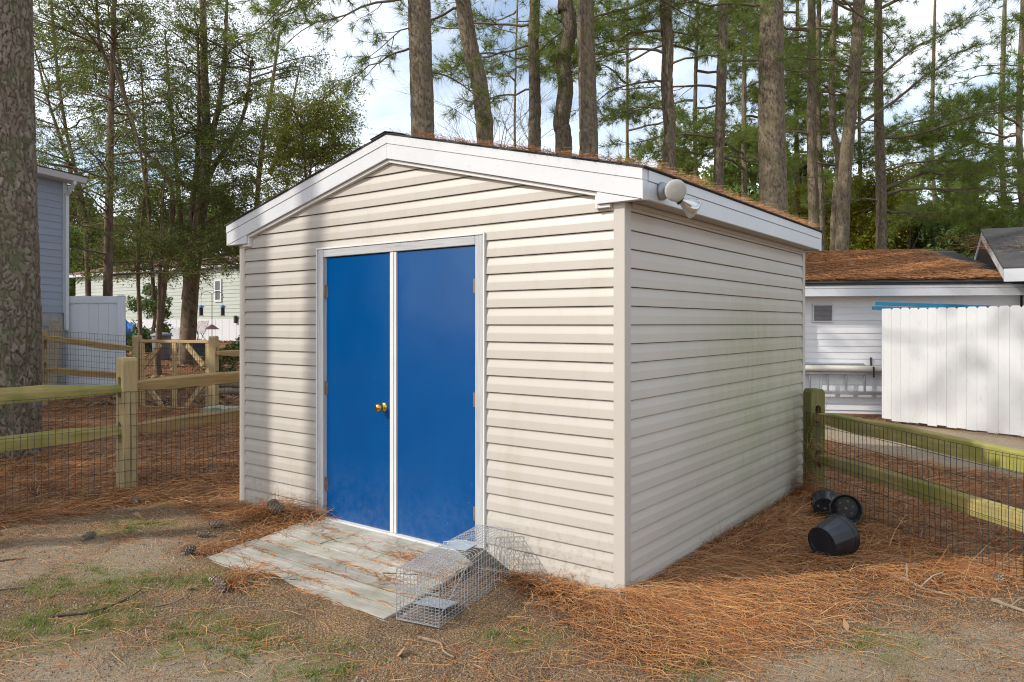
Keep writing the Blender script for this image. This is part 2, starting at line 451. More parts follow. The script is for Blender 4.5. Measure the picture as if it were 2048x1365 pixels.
# buildings
M['blue_siding'] = plain('blue_grey_vinyl', (0.30, 0.345, 0.43), (0.265, 0.31, 0.39), 0.5, 1.2, None, objrand=0.04)
M['block'] = plain('concrete_block', (0.33, 0.33, 0.32), (0.25, 0.25, 0.25), 0.95, 5, None, 0.5, 0.008, 60, objrand=0.12)
M['mortar'] = plain('mortar', (0.36, 0.35, 0.34), None, 0.95, 10)
M['gutter'] = plain('white_gutter', (0.66, 0.68, 0.71), (0.58, 0.60, 0.64), 0.4, 3)
M['vinyl_fence'] = plain('white_vinyl_fence', (0.78, 0.81, 0.86), (0.74, 0.77, 0.83), 0.4, 1.5, objrand=0.02)
M['home_siding'] = plain('pale_green_siding', (0.40, 0.43, 0.385), (0.35, 0.385, 0.335), 0.55, 1.0, objrand=0.04)
M['home_skirt'] = plain('white_skirting', (0.58, 0.58, 0.61), (0.53, 0.53, 0.56), 0.5, 1.0)
M['rust_roof'] = plain('needle_strewn_brown_roof', (0.20, 0.11, 0.075), (0.14, 0.075, 0.05), 0.95, 2.2, None, 0.5, 0.02, 30)
M['grey_roof'] = plain('grey_shingle_roof', (0.20, 0.23, 0.25), (0.15, 0.175, 0.195), 0.95, 3)
M['white_siding'] = plain('white_vinyl_siding', (0.74, 0.74, 0.755), (0.68, 0.685, 0.705), 0.45, 1.3, objrand=0.03)
M['white_paint'] = plain('white_painted_board', (0.60, 0.605, 0.615), (0.565, 0.57, 0.58), 0.5, 2.2, (1, 1, 0.4), 0.25, 0.003, 40, speck=(0.55, 0.545, 0.535), speckscale=26, objrand=0.025)
M['pane'] = plain('dim_window_pane', (0.10, 0.085, 0.085), (0.16, 0.13, 0.12), 0.12, 9)
M['pane_home'] = plain('dark_window_glass', (0.045, 0.06, 0.055), (0.09, 0.11, 0.10), 0.1, 3)
M['alum'] = plain('dull_aluminium', (0.34, 0.345, 0.35), (0.26, 0.265, 0.27), 0.45, 9, metal=0.5)
M['pvc'] = plain('white_pvc_pipe', (0.66, 0.63, 0.56), (0.60, 0.56, 0.48), 0.4, 6)
M['blue_panel'] = plain('blue_sheet_panel', (0.006, 0.095, 0.19), (0.010, 0.13, 0.24), 0.4, 6)
M['dark_iron'] = plain('dark_iron', (0.035, 0.033, 0.032), (0.06, 0.045, 0.038), 0.5, 20, metal=0.4)
M['lattice'] = plain('white_lattice', (0.66, 0.66, 0.66), None, 0.5, 4)
# small things
M['pot'] = plain('black_nursery_plastic', (0.012, 0.014, 0.018), (0.022, 0.026, 0.034), 0.30, 9, bump=0.08, bdist=0.002)
M['pot_label'] = plain('white_paper_label', (0.60, 0.62, 0.64), None, 0.6, 9)
M['bin'] = plain('grey_plastic_bin', (0.20, 0.21, 0.235), (0.16, 0.17, 0.19), 0.5, 5)
M['feeder_blue'] = plain('blue_feeder_lid', (0.02, 0.16, 0.45), None, 0.35, 9)
M['copper'] = plain('brown_baffle', (0.20, 0.10, 0.065), (0.15, 0.075, 0.05), 0.45, 9, metal=0.4)
M['tarp'] = plain('blue_tarp', (0.01, 0.13, 0.50), (0.015, 0.18, 0.6), 0.45, 5, bump=0.4, bdist=0.03)
M['hose'] = plain('green_hose', (0.02, 0.22, 0.14), None, 0.4, 9)
M['chair_fabric'] = plain('striped_chair_cloth', (0.28, 0.20, 0.20), (0.55, 0.52, 0.50), 0.8, 14)
M['slab'] = plain('mossy_stone', (0.30, 0.33, 0.27), (0.20, 0.24, 0.17), 0.9, 9, bump=0.5, bdist=0.01)
M['cone'] = plain('pine_cone', (0.33, 0.27, 0.215), (0.20, 0.15, 0.11), 0.85, 60, objrand=0.2)
M['stick'] = plain('bare_stick', (0.30, 0.235, 0.17), (0.20, 0.15, 0.105), 0.9, 18, bump=0.4, bdist=0.004, objrand=0.25)
M['stick_dark'] = plain('dark_twig', (0.10, 0.072, 0.05), (0.06, 0.045, 0.033), 0.9, 18, bump=0.4, bdist=0.004, objrand=0.2)
M['bark_big'] = barkmat('scaly_pine_bark', (0.19, 0.14, 0.11), (0.30, 0.245, 0.205), (0.070, 0.062, 0.040), (0.125, 0.135, 0.065), 0.6)
M['bark_pine'] = barkmat('pine_bark', (0.185, 0.145, 0.105), (0.245, 0.20, 0.15), (0.075, 0.057, 0.042), (0.165, 0.155, 0.07), 0.5)
M['bark_cedar'] = barkmat('cedar_bark', (0.19, 0.13, 0.095), (0.25, 0.185, 0.14), (0.08, 0.055, 0.04), (0.15, 0.15, 0.07), 0.35)
M['twig'] = plain('grey_brown_twig', (0.15, 0.115, 0.09), (0.10, 0.075, 0.058), 0.9, 8)
M['twig_pale'] = plain('bare_pale_twig', (0.25, 0.21, 0.185), (0.17, 0.14, 0.12), 0.9, 8)
M['needles_pine'] = leafmat('pine_needles', [(0.105, 0.17, 0.04), (0.19, 0.26, 0.05), (0.29, 0.34, 0.055), (0.12, 0.19, 0.055)], 0.5)
M['needles_light'] = leafmat('light_pine_needles', [(0.14, 0.22, 0.04), (0.21, 0.30, 0.055), (0.27, 0.34, 0.065), (0.15, 0.24, 0.06)], 0.45)
M['cedar_leaf'] = leafmat('cedar_sprays', [(0.08, 0.125, 0.036), (0.13, 0.185, 0.046), (0.21, 0.245, 0.05), (0.22, 0.18, 0.06)], 0.46)
M['cedar_gold'] = leafmat('golden_cedar_sprays', [(0.22, 0.25, 0.03), (0.33, 0.33, 0.04), (0.40, 0.36, 0.05), (0.20, 0.24, 0.04)], 0.45)
M['cedar_olive'] = leafmat('olive_cedar_sprays', [(0.16, 0.21, 0.04), (0.26, 0.29, 0.05), (0.34, 0.34, 0.055), (0.13, 0.18, 0.04)], 0.5)
M['holly'] = leafmat('glossy_dark_leaves', [(0.055, 0.095, 0.03), (0.09, 0.14, 0.04), (0.15, 0.21, 0.055), (0.20, 0.24, 0.06)], 0.38, 0.35)
M['leaf_far'] = leafmat('far_evergreen_leaves', [(0.11, 0.17, 0.045), (0.18, 0.25, 0.055), (0.26, 0.32, 0.065), (0.15, 0.21, 0.06)], 0.45)
M['straw'] = leafmat('fallen_pine_straw', [(0.24, 0.085, 0.034), (0.43, 0.165, 0.055), (0.60, 0.275, 0.09), (0.33, 0.125, 0.05), (0.70, 0.45, 0.20), (0.20, 0.12, 0.08), (0.50, 0.21, 0.07), (0.16, 0.075, 0.042)], 0.10, 0.6)
M['straw_roof'] = leafmat('roof_pine_straw', [(0.38, 0.165, 0.07), (0.56, 0.26, 0.11), (0.68, 0.36, 0.16), (0.47, 0.21, 0.09)], 0.10, 0.6)
M['litter_leaf'] = leafmat('fallen_leaves', [(0.20, 0.10, 0.05), (0.34, 0.19, 0.09), (0.42, 0.27, 0.15), (0.26, 0.13, 0.06)], 0.15, 0.7)
M['grass'] = leafmat('short_grass', [(0.11, 0.15, 0.03), (0.18, 0.22, 0.045), (0.25, 0.26, 0.07)], 0.3)
M['crumb'] = leafmat('soil_crumbs', [(0.07, 0.05, 0.036), (0.17, 0.125, 0.09), (0.28, 0.215, 0.16), (0.33, 0.27, 0.20), (0.12, 0.085, 0.06)], 0.0, 0.9)

def lensmat():
    m, nt, b, out = _nodes('clear_stippled_lens')
    nt.nodes.remove(b)
    g = nt.nodes.new('ShaderNodeBsdfPrincipled'); g.inputs['Roughness'].default_value = 0.15; g.inputs['Base Color'].default_value = (0.70, 0.70, 0.65, 1)
    t = nt.nodes.new('ShaderNodeBsdfTransparent'); t.inputs['Color'].default_value = (0.90, 0.89, 0.84, 1)
    ms = nt.nodes.new('ShaderNodeMixShader'); ms.inputs[0].default_value = 0.55
    bp = nt.nodes.new('ShaderNodeBump'); bp.inputs['Strength'].default_value = 0.15; bp.inputs['Distance'].default_value = 0.002
    nt.links.new(_noise(nt, _obj(nt), 160, 3, 0.6), bp.inputs['Height']); nt.links.new(bp.outputs[0], g.inputs['Normal'])
    nt.links.new(t.outputs[0], ms.inputs[1]); nt.links.new(g.outputs[0], ms.inputs[2]); nt.links.new(ms.outputs[0], out.inputs[0])
    return m
M['glass_lens'] = lensmat()

# ================================================================== GROUND
def seg_dist(x, y, a, b):
    ax, ay = a; bx, by = b
    t = np.clip(((x-ax)*(bx-ax)+(y-ay)*(by-ay)) / ((bx-ax)**2+(by-ay)**2), 0, 1)
    return np.hypot(x-ax-t*(bx-ax), y-ay-t*(by-ay))
def poly_sd(x, y, P):
    """signed distance, positive inside"""
    ins = np.zeros(np.shape(x), bool); d = np.full(np.shape(x), 1e9)
    n = len(P)
    for i in range(n):
        a = P[i]; b = P[(i+1) % n]
        d = np.minimum(d, seg_dist(x, y, a, b))
        c = ((a[1] > y) != (b[1] > y)) & (x < (b[0]-a[0])*(y-a[1])/((b[1]-a[1]) or 1e-9)+a[0])
        ins ^= c
    return np.where(ins, d, -d)
STRAW_L = [(-5.2,-9),(-4.45,-2.6),(-4.32,-1.53),(-4.24,-1.15),(-4.1,-.55),(-3.3,-.42),(-2.66,-.32),(-2.55,0.1),(-3.5,0.2),(-3.5,3.3),(-0.2,3.3),(-.2,9),(-24,9),(-24,-9)]
STRAW_R = [(-.66,.1),(-.62,-.1),(-.3,-.31),(.14,-.55),(.44,-.5),(.66,-.15),(.78,.30),(1.02,.78),(1.32,1.2),(1.8,1.72),(2.6,2.4),(3.4,3.4),(3.2,4.2),(1.6,5.0),(0.2,5.9),(-.5,6.3),(-.2,3.0)]
SANDS = [(-1.15,-1.95,.42),(-.80,-1.75,.30),(-1.6,-2.2,.4),(-3.40,-1.55,.42),(-3.02,-1.12,.30),(-2.76,-1.36,.30),(-3.2,-1.9,.3),(1.5,.235,.36),(1.17,-.14,.28),(.93,-.38,.28),(1.75,.55,.3),(1.14,2.83,.28),(1.35,2.7,.25)]
MOSS = [(-2.12,-1.26,.16),(-1.96,-1.82,.28),(-2.14,-2.04,.3),(-1.53,-1.65,.30),(-1.16,-1.59,.25),(-.66,-1.5,.25),(.70,-.52,.22),(1.22,.22,.2),(-4.23,-.33,.2),(-3.85,-.05,.2),(-2.7,-1.75,.3),(-2.4,-1.55,.25),(-.2,-.75,.2),(-3.6,-.9,.25)]
def drive_dist(x, y):
    return np.minimum(np.minimum(seg_dist(x, y, (-3.5, 7.9), (-.25, 7.55)), seg_dist(x, y, (-.25, 7.55), (1.0, 6.75))), seg_dist(x, y, (1.0, 6.75), (5.5, 5.0)))
def straw_amt(x, y):
    w = (vnoise(x, y, 2.2, 3) - .5) * 0.55 + (vnoise(x, y, 7, 4) - .5) * .3
    a = sstep(-.16, .22, poly_sd(x, y, STRAW_L) + w)
    b = sstep(-.30, .26, poly_sd(x, y, STRAW_R) + w)
    far = sstep(10, 14, np.hypot(x-1.9, y+3.6))
    s = np.maximum(np.maximum(a, b), far * 0.8)
    return s * (1 - sstep(1.5, 1.05, drive_dist(x, y) + w * .5))
def sand_amt(x, y):
    w = (vnoise(x, y, 3.0, 11) - .5)
    s = np.zeros(np.shape(x))
    for (a, b, r) in SANDS:
        s = np.maximum(s, sstep(1.25, .35, np.hypot(x-a, y-b)/r + w * 1.3))
    return np.maximum(s * .9, sstep(1.6, 1.0, drive_dist(x, y) + w * .7))
def moss_amt(x, y):
    w = (vnoise(x, y, 6.0, 21) - .5)
    s = np.zeros(np.shape(x))
    for (a, b, r) in MOSS: s = np.maximum(s, sstep(1.3, .3, np.hypot(x-a, y-b)/r + w * 2.2))
    return s
def GZ(x, y):
    x = np.asarray(x, float); y = np.asarray(y, float)
    z = (vnoise(x, y, .9, 5, 3) - .5) * .05 + (vnoise(x, y, 6, 8, 2) - .5) * .016
    nearshed = np.maximum(np.maximum(-.0 - y - .0, x - .0), np.maximum(-3.64 - x, y - 3.41))
    z = z * sstep(0.0, .6, np.abs(nearshed)) if np.ndim(z) else z
    wall = sstep(.38, .0, np.hypot(np.maximum(x, 0) , 0*y)) * (x > -.02) * (y > -.25) * (y < 3.6) * sstep(-.25, .1, y)
    z = z + wall * .022 + .02 * sstep(.3, .0, np.hypot(x - .02, y + .06))
    z = z + sstep(.34, .05, np.hypot((x+2.9)/1.5, y+.2)) * .05
    z = z + .028 * sstep(.13, .02, np.abs(y + 1.08 + .10 * (vnoise(x, y, 4, 33) - .5))) * (x > -2.7) * (x < -.8) * (.2 + 1.1 * vnoise(x, y, 3.1, 35)) 
    z = z + .035 * sstep(.16, .03, np.hypot(x + 1.80, y + 1.03))
    z = z - .05 * (x > -2.5) * (x < -.9) * (y < -.06) * (y > -.92)
    dl = np.hypot(x-1.9, y+3.6)
    z = z + sstep(24, 33, dl) * sstep(-8, -14, x) * .72
    z = z + sstep(1.2, .2, np.hypot(x+9.3, y-.55)/1.1) * .12
    return z
def gz(x, y): return float(GZ(np.array([x]), np.array([y]))[0])

def axis(lo, hi, step, ends, grow=1.28):
    a = list(np.arange(lo, hi, step)); s = step; v = a[0]; pre = []
    while v > ends[0]: s *= grow; v -= s; pre.append(v)
    s = step; v = a[-1]; post = []
    while v < ends[1]: s *= grow; v += s; post.append(v)
    return np.array(pre[::-1] + a + post)
gx = axis(-6.2, 3.4, .045, (-420, 420)); gy = axis(-3.2, 7.2, .045, (-420, 420))
GXX, GYY = np.meshgrid(gx, gy)
X_, Y_ = GXX.ravel(), GYY.ravel()
gv = np.stack([X_, Y_, GZ(X_, Y_)], 1)
nx, ny = len(gx), len(gy)
ii = np.arange(nx*ny).reshape(ny, nx)
gf = np.stack([ii[:-1,:-1].ravel(), ii[:-1,1:].ravel(), ii[1:,1:].ravel(), ii[1:,:-1].ravel()], 1)
def groundmat():
    m, nt, b, out = _nodes('yard_soil')
    def att(n):
        a = nt.nodes.new('ShaderNodeAttribute'); a.attribute_name = n; return a.outputs['Fac']
    pos = _pos(nt)
    fine = _noise(nt, pos, 120, 4, 0.8); mid = _noise(nt, pos, 28, 5, 0.7); big = _noise(nt, pos, 2.6, 5, 0.6)
    soil = _ramp(nt, fine, [(0.36, (0.062, 0.038, 0.024)), (0.50, (0.245, 0.16, 0.097)), (0.63, (0.60, 0.45, 0.30))])
    soil = _mixc(nt, _step(nt, big, 0.35, 0.65), soil, _mixc(nt, 1.0, soil, (1.45, 1.35, 1.15), 'MULTIPLY'))
    soil = _mixc(nt, _ramp(nt, _noise(nt, pos, 1.1, 4, 0.65), [(0.46, (0,)*3), (0.66, (0.5,)*3)]), soil, _mixc(nt, 1.0, soil, (0.52, 0.50, 0.48), 'MULTIPLY'))
    sand = _ramp(nt, fine, [(0.25, (0.30, 0.235, 0.165)), (0.5, (0.56, 0.46, 0.34)), (0.75, (0.74, 0.64, 0.50))])
    sand = _mixc(nt, _step(nt, mid, 0.42, 0.72), sand, _mixc(nt, 1.0, sand, (0.66, 0.62, 0.52), 'MULTIPLY'))
    st = _noise(nt, pos, 16, 5, 0.75, (1, 1, 1), 2.5)
    strw = _ramp(nt, st, [(0.30, (0.085, 0.042, 0.025)), (0.48, (0.22, 0.10, 0.05)), (0.62, (0.35, 0.165, 0.075)), (0.75, (0.19, 0.085, 0.045))])
    moss = _ramp(nt, mid, [(0.3, (0.13, 0.13, 0.045)), (0.6, (0.24, 0.26, 0.06)), (0.8, (0.34, 0.29, 0.12))])
    k = nt.nodes.new('ShaderNodeMath'); k.operation = 'ADD'
    nt.links.new(att('sand'), k.inputs[0]); k.inputs[1].default_value = 0.0
    brk = nt.nodes.new('ShaderNodeMath'); brk.operation = 'MULTIPLY'
    nt.links.new(k.outputs[0], brk.inputs[0]); nt.links.new(_ramp(nt, mid, [(0.30, (0.35,)*3), (0.55, (1,)*3)]), brk.inputs[1])
    col = _mixc(nt, brk.outputs[0], soil, sand)
    mb = nt.nodes.new('ShaderNodeMath'); mb.operation = 'MULTIPLY'
    nt.links.new(att('moss'), mb.inputs[0]); nt.links.new(_ramp(nt, mid, [(0.40, (0.05,)*3), (0.58, (.9,)*3)]), mb.inputs[1])
    col = _mixc(nt, mb.outputs[0], col, moss)
    sb = nt.nodes.new('ShaderNodeMath'); sb.operation = 'MULTIPLY'
    nt.links.new(att('straw'), sb.inputs[0]); nt.links.new(_ramp(nt, st, [(0.3, (0.55,)*3), (0.5, (.95,)*3)]), sb.inputs[1])
    col = _mixc(nt, sb.outputs[0], col, strw)
    nt.links.new(col, b.inputs['Base Color']); b.inputs['Roughness'].default_value = 0.97
    b.inputs['Specular IOR Level'].default_value = 0.12
    ad = nt.nodes.new('ShaderNodeMath'); ad.operation = 'ADD'; nt.links.new(fine, ad.inputs[0]); nt.links.new(mid, ad.inputs[1])
    _bump(nt, b, ad.outputs[0], 1.0, 0.03)
    return m
g_me = mesh_np('ground', gv, gf, groundmat(), True)
for nm, fn in (('straw', straw_amt), ('sand', sand_amt), ('moss', moss_amt)):
    at = g_me.attributes.new(nm, 'FLOAT', 'POINT'); at.data.foreach_set('value', fn(X_, Y_).astype(np.float32))
ground = link('ground', g_me); tag(ground, kind='structure')

# ================================================================== SHED
W, D, H = 3.64, 3.41, 2.165
XM = -1.82
def ztop(x): return 2.80 - 0.244 * abs(x - XM)
shed = thing('garden_shed', 'beige vinyl sided gable shed with blue double doors and white trim', 'shed')
COURSE = 0.1047
PROF = [(0.000, 0.0), (0.0175, 0.0), (0.0180, 0.003), (0.0160, 0.050), (0.0145, 0.058), (0.0070, 0.092), (0.0060, 0.1002), (0.000, 0.1002)]
def board(x0f, x1f, z0, ztrim=None):
    """one siding course along +x; x0f/x1f give the ends at height z; offset goes to -y"""
    pts = [(o, z0 + h) for (o, h) in PROF]
    if ztrim is not None: pts = [(o, min(z, ztrim)) for (o, z) in pts]
    V = []
    for (o, z) in pts: V.append((x0f(z), -o, z)); V.append((x1f(z), -o, z))
    n = len(pts)
    Fc = [(2*i, 2*i+1, 2*i+3, 2*i+2) for i in range(n-1)]
    Fc += [tuple(2*i for i in range(n)), tuple(2*i+1 for i in reversed(range(n))), (0, 2*(n-1), 2*(n-1)+1, 1)]
    return MB().add(V, Fc)
DX0, DX1, DZ1 = -2.622, -0.978, 2.070       # outside of the door surround
k = 0; z = 0.030
while z < 2.60:
    zc = z + .05
    lo, hi = -W + .060, -.060
    if z > 2.05:
        # gable part, cut by the underside of the rake boards
        def lx(zz): return max(-W + .060, XM - max(0.0, (2.80 - .150 - zz)) / .244)
        def rx(zz): return min(-.060, XM + max(0.0, (2.80 - .150 - zz)) / .244)
        board(lx, rx, z).build('siding_board', M['vinyl_front'], shed, loc=(0, .020, 0))
    else:
        board(lambda q: lo, lambda q: DX0 + .006, z).build('siding_board', M['vinyl_front'], shed, loc=(0, .020, 0))
        board(lambda q: DX1 - .006, lambda q: hi, z).build('siding_board', M['vinyl_front'], shed, loc=(0, .020, 0))
    z += COURSE; k += 1
# strip over the door between the trim and the next full course
board(lambda q: DX0 + .006, lambda q: DX1 - .006, 0.030 + 19 * COURSE + .001, None).build('siding_board', M['vinyl_front'], shed, loc=(0, .0205, 0))
side_me = {}
for i in range(21):
    zt = None if i < 20 else 2.150
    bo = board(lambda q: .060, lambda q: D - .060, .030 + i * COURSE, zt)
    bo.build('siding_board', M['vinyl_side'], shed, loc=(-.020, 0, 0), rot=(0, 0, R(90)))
    bo2 = board(lambda q: .060, lambda q: D - .060, .030 + i * COURSE, zt)
    bo2.build('siding_board', M['vinyl'], shed, loc=(-W + .020, D, 0), rot=(0, 0, R(-90)))
    bo3 = board(lambda q: .060, lambda q: W - .060, .030 + i * COURSE, zt)
    bo3.build('siding_board', M['vinyl'], shed, loc=(0, D - .020, 0), rot=(0, 0, R(180)))
# sheathing behind the siding (with the doorway left open to the leaves) and the skirt board at the bottom
sh = MB()
sh.box(-W + .03, .022, .01, DX0 + .03, .06, H); sh.box(DX1 - .03, .022, .01, -.03, .06, H); sh.box(DX0 + .03, .022, 2.03, DX1 - .03, .06, H)
sh.prism([(-W + .03, H), (-.03, H), (-.03, ztop(-.03) - .12), (XM, 2.80 - .12), (-W + .03, ztop(-W + .03) - .12)], 1, .024, .06)
sh.box(-.06, .062, .01, -.022, D - .062, H); sh.box(-W + .022, .062, .01, -W + .06, D - .062, H)
sh.box(-W + .03, D - .06, .01, -.03, D - .022, H)
sh.prism([(-W + .03, H), (-.03, H), (-.03, ztop(-.03) - .12), (XM, 2.80 - .12), (-W + .03, ztop(-W + .03) - .12)], 1, D - .06, D - .024)
sh.build('sheathing', M['gap'], shed)
MB().box(DX1, .004, -.05, -.07, .022, .031).build('skirt_board', M['dirty_white'], shed)
MB().box(-W + .07, .004, -.05, DX0, .022, .031).build('skirt_board', M['dirty_white'], shed)
sk = MB(); sk.box(-.022, .07, -.05, -.004, D - .07, .031); sk.build('skirt_board', M['dirty_white'], shed)
# corner posts: L-shaped vinyl corners
def corner(x, y, sx, sy):
    w = .072
    P = [(0, 0), (w, 0), (w, .022), (.022, .022), (.022, w), (0, w)]
    P = [(x + sx * a, y + sy * b) for a, b in P]
    o = MB().prism(P, 2, .002, H - .002).build('corner_post', M['vinyl'], shed, bevel=.003)
    return o
corner(0, 0, -1, 1); corner(-W, 0, 1, 1); corner(0, D, -1, -1); corner(-W, D, 1, -1)
# rake boards, drip edges, returns on front and back gable
def rake(y0, y1, s):
    for side in (-1, 1):
        xe = .128 if side > 0 else -W - .128
        def strip(a, b, ya, yb, name, mt, bev=.0015):
            P = [(XM, ztop(XM) - a), (xe, ztop(xe) - a), (xe, ztop(xe) - b), (XM, ztop(XM) - b)]
            return MB().prism(P, 1, ya, yb).build(name, mt, shed, bevel=bev)
        strip(.0, .060, y0 - s * .005, y1, 'drip_edge', M['trim'])
        strip(.0605, .163, y0, y1, 'rake_board', M['trim'])
        # thin white channel under the rake
        xi = -.155 if side > 0 else -W + .155
        P = [(XM, ztop(XM) - .165), (xi, ztop(xi) - .165), (xi, ztop(xi) - .188), (XM, ztop(XM) - .188)]
        MB().prism(P, 1, y0 + s * .018, y1).build('channel_trim', M['white_pvc'], shed, bevel=.002)
        # boxed return at the eave
        P = [(xi, ztop(xi) - .1645), (xe, ztop(xe) - .1645), (xe, H - .004), (xi, H - .004)]
        MB().prism(P, 1, y0 + s * .002, y1).build('eave_return', M['trim'], shed, bevel=.0015)
        x2 = xi - side * .020
        MB().prism([(xi - side * .001, ztop(xi) - .186), (x2, ztop(xi) - .186), (x2, H - .028), (xi - side * .001, H - .028)], 1, y0 + s * .016, y1).build('channel_trim', M['white_pvc'], shed, bevel=.002)
        x3 = xi + side * .075
        MB().prism([(xi - side * .0005, H - .006), (x3, H - .006), (x3, H - .026), (xi - side * .0005, H - .026)], 1, y0 + s * .017, y1).build('channel_trim', M['white_pvc'], shed, bevel=.002)
rake(-.040, .019, 1)
rake(D + .050, D - .019, -1)
for side in (-1, 1):
    xo = .13 if side > 0 else -W - .13
    xi = -.018 if side > 0 else -W + .018
    f = lambda a, b: (min(a, b), max(a, b))
    a, b = f(xo, xo - side * .018)
    MB().box(a, .0195, H, b, D - .0195, 2.262).build('fascia_board', M['trim'], shed, bevel=.0015)
    a, b = f(xo + side * .005, xo - side * .018)
    MB().box(a, .0195, 2.264, b, D - .0195, 2.322).build('drip_edge', M['trim'], shed, bevel=.0015)
    a, b = f(xo - side * .019, xi)
    MB().box(a, -.0, H + .003, b, D, H + .012).build('soffit', M['soffit'], shed)
    a, b = f(xi + side * .03, xi + side * .001)
    MB().box(a, .07, H - .024, b, D - .07, H + .002).build('soffit_trim', M['vinyl'], shed, bevel=.002)
# roof: deck and stepped shingle courses
roof = MB()
for side in (-1, 1):
    xe = .138 if side > 0 else -W - .138
    P = [(XM, 2.802), (xe, ztop(xe) + .001), (xe, ztop(xe) + .006), (XM, 2.807)]
    roof.prism(P, 1, -.050, D + .06)
roof_o = roof.build('roof', M['shingle'], shed)
ncs = 14
for side in (-1, 1):
    xe = .148 if side > 0 else -W - .148
    for i in range(ncs):
        t0 = i / ncs; t1 = (i + 1.25) / ncs
        xa = xe + (XM - xe) * t0; xb = xe + (XM - xe) * min(1, t1)
        for j in range(5):
            y0 = -.054 + j * (D + .118) / 5 + .003; y1 = -.054 + (j + 1) * (D + .118) / 5 - .003
            if j == 0: y0 -= .004 * ((i * 7) % 3)
            P = [(xa, ztop(xa) + .015), (xa, ztop(xa) + .008), (xb, ztop(xb) + .0075), (xb, ztop(xb) + .010)]
            MB().prism(P, 1, y0, y1).build('shingle', M['shingle'], roof_o)
for j in range(11):
    y0 = -.058 + j * .32; y1 = min(D + .06, y0 + .335)
    P = [(XM, 2.823), (XM + .15, 2.823 - .036), (XM + .15, 2.819 - .036), (XM, 2.819), (XM - .15, 2.819 - .036), (XM - .15, 2.823 - .036)]
    dz = .003 * (j % 2)
    MB().prism([(a, b + dz) for a, b in P], 1, y0, y1).build('ridge_cap', M['shingle'], roof_o)

# doors
fr = MB(); yf0, yf1 = -.006, .055
JW = .066
MB().box(DX0 + .014, yf0, .045, DX0 + .014 + JW, yf1, DZ1 - .014).build('door_jamb', M['frame_wood'], shed, bevel=.003)
MB().box(DX1 - .014 - JW, yf0, .045, DX1 - .014, yf1, DZ1 - .014).build('door_jamb', M['frame_wood'], shed, bevel=.003)
MB().box(DX0 + .015 + JW, yf0 + .001, DZ1 - .014 - .058, DX1 - .015 - JW, yf1, DZ1 - .0145).build('door_head', M['frame_head'], shed, bevel=.003)
# inner stop strips of the frame, set back
MB().box(DX0 + .081, .014, .05, DX0 + .0945, .05, DZ1 - .075).build('door_stop', M['frame_wood'], shed, bevel=.002)
for a, b in ((DX0, DX0 + .013), (DX1 - .013, DX1)):
    MB().box(a, -.011, .035, b, .03, DZ1).build('channel_trim', M['white_pvc'], shed, bevel=.002)
MB().box(DX0 + .0135, -.011, DZ1 - .013, DX1 - .0135, .03, DZ1).build('channel_trim', M['white_pvc'], shed, bevel=.002)
PX0, PX1 = DX0 + .082, DX1 - .082
XC = -1.797
MB().box(PX0 - .02, -.03, .028, PX1 + .02, .05, .056).build('threshold', M['white_pvc'], shed, bevel=.003)
dl = MB().box(PX0 + .014, .012, .060, XC - .030, .046, DZ1 - .078).build('door', M['door'], shed, bevel=.002)
dr = MB().box(XC + .032, .011, .060, PX1 - .002, .046, DZ1 - .078).build('door', M['door'], shed, bevel=.002)
ast = MB()
ast.box(XC - .037, .002, .058, XC - .017, .04, DZ1 - .076); ast.box(XC - .0165, -.004, .058, XC + .0035, .04, DZ1 - .074)
ast.box(XC + .004, .002, .058, XC + .012, .04, DZ1 - .076)
ast.box(XC + .0125, -.002, .058, XC + .030, .04, DZ1 - .076)
ast.build('astragal', M['white_pvc'], shed, bevel=.002)
KM = Matrix.Translation((-1.902, .012, .917)) @ Matrix.Rotation(R(90), 4, 'X')
kn = MB().lathe([(0, 0), (.033, 0), (.034, .004), (.028, .009), (.016, .013), (.0125, .030), (.018, .036), (.026, .044), (.0285, .054), (.026, .064), (.017, .072), (.008, .074), (0, .0735)], 28, KM)
kno = kn.build('knob', M['brass'], dl, smooth=True)
for zz in (1.74, 1.02, .30):
    hg = MB(); hg.tube([(PX0 + .0095, .006, zz - .05), (PX0 + .0095, .006, zz + .05)], .006, 8); hg.box(PX0 + .001, .0095, zz - .045, PX0 + .030, .0115, zz + .045)
    hg.build('hinge', M['hinge'], dl)
    hg = MB(); hg.tube([(PX1 + .0005, .007, zz - .04), (PX1 + .0005, .007, zz + .04)], .004, 8); hg.box(PX1 - .024, .0085, zz - .045, PX1 - .003, .0105, zz + .045)
    hg.build('hinge', M['hinge'], dr)

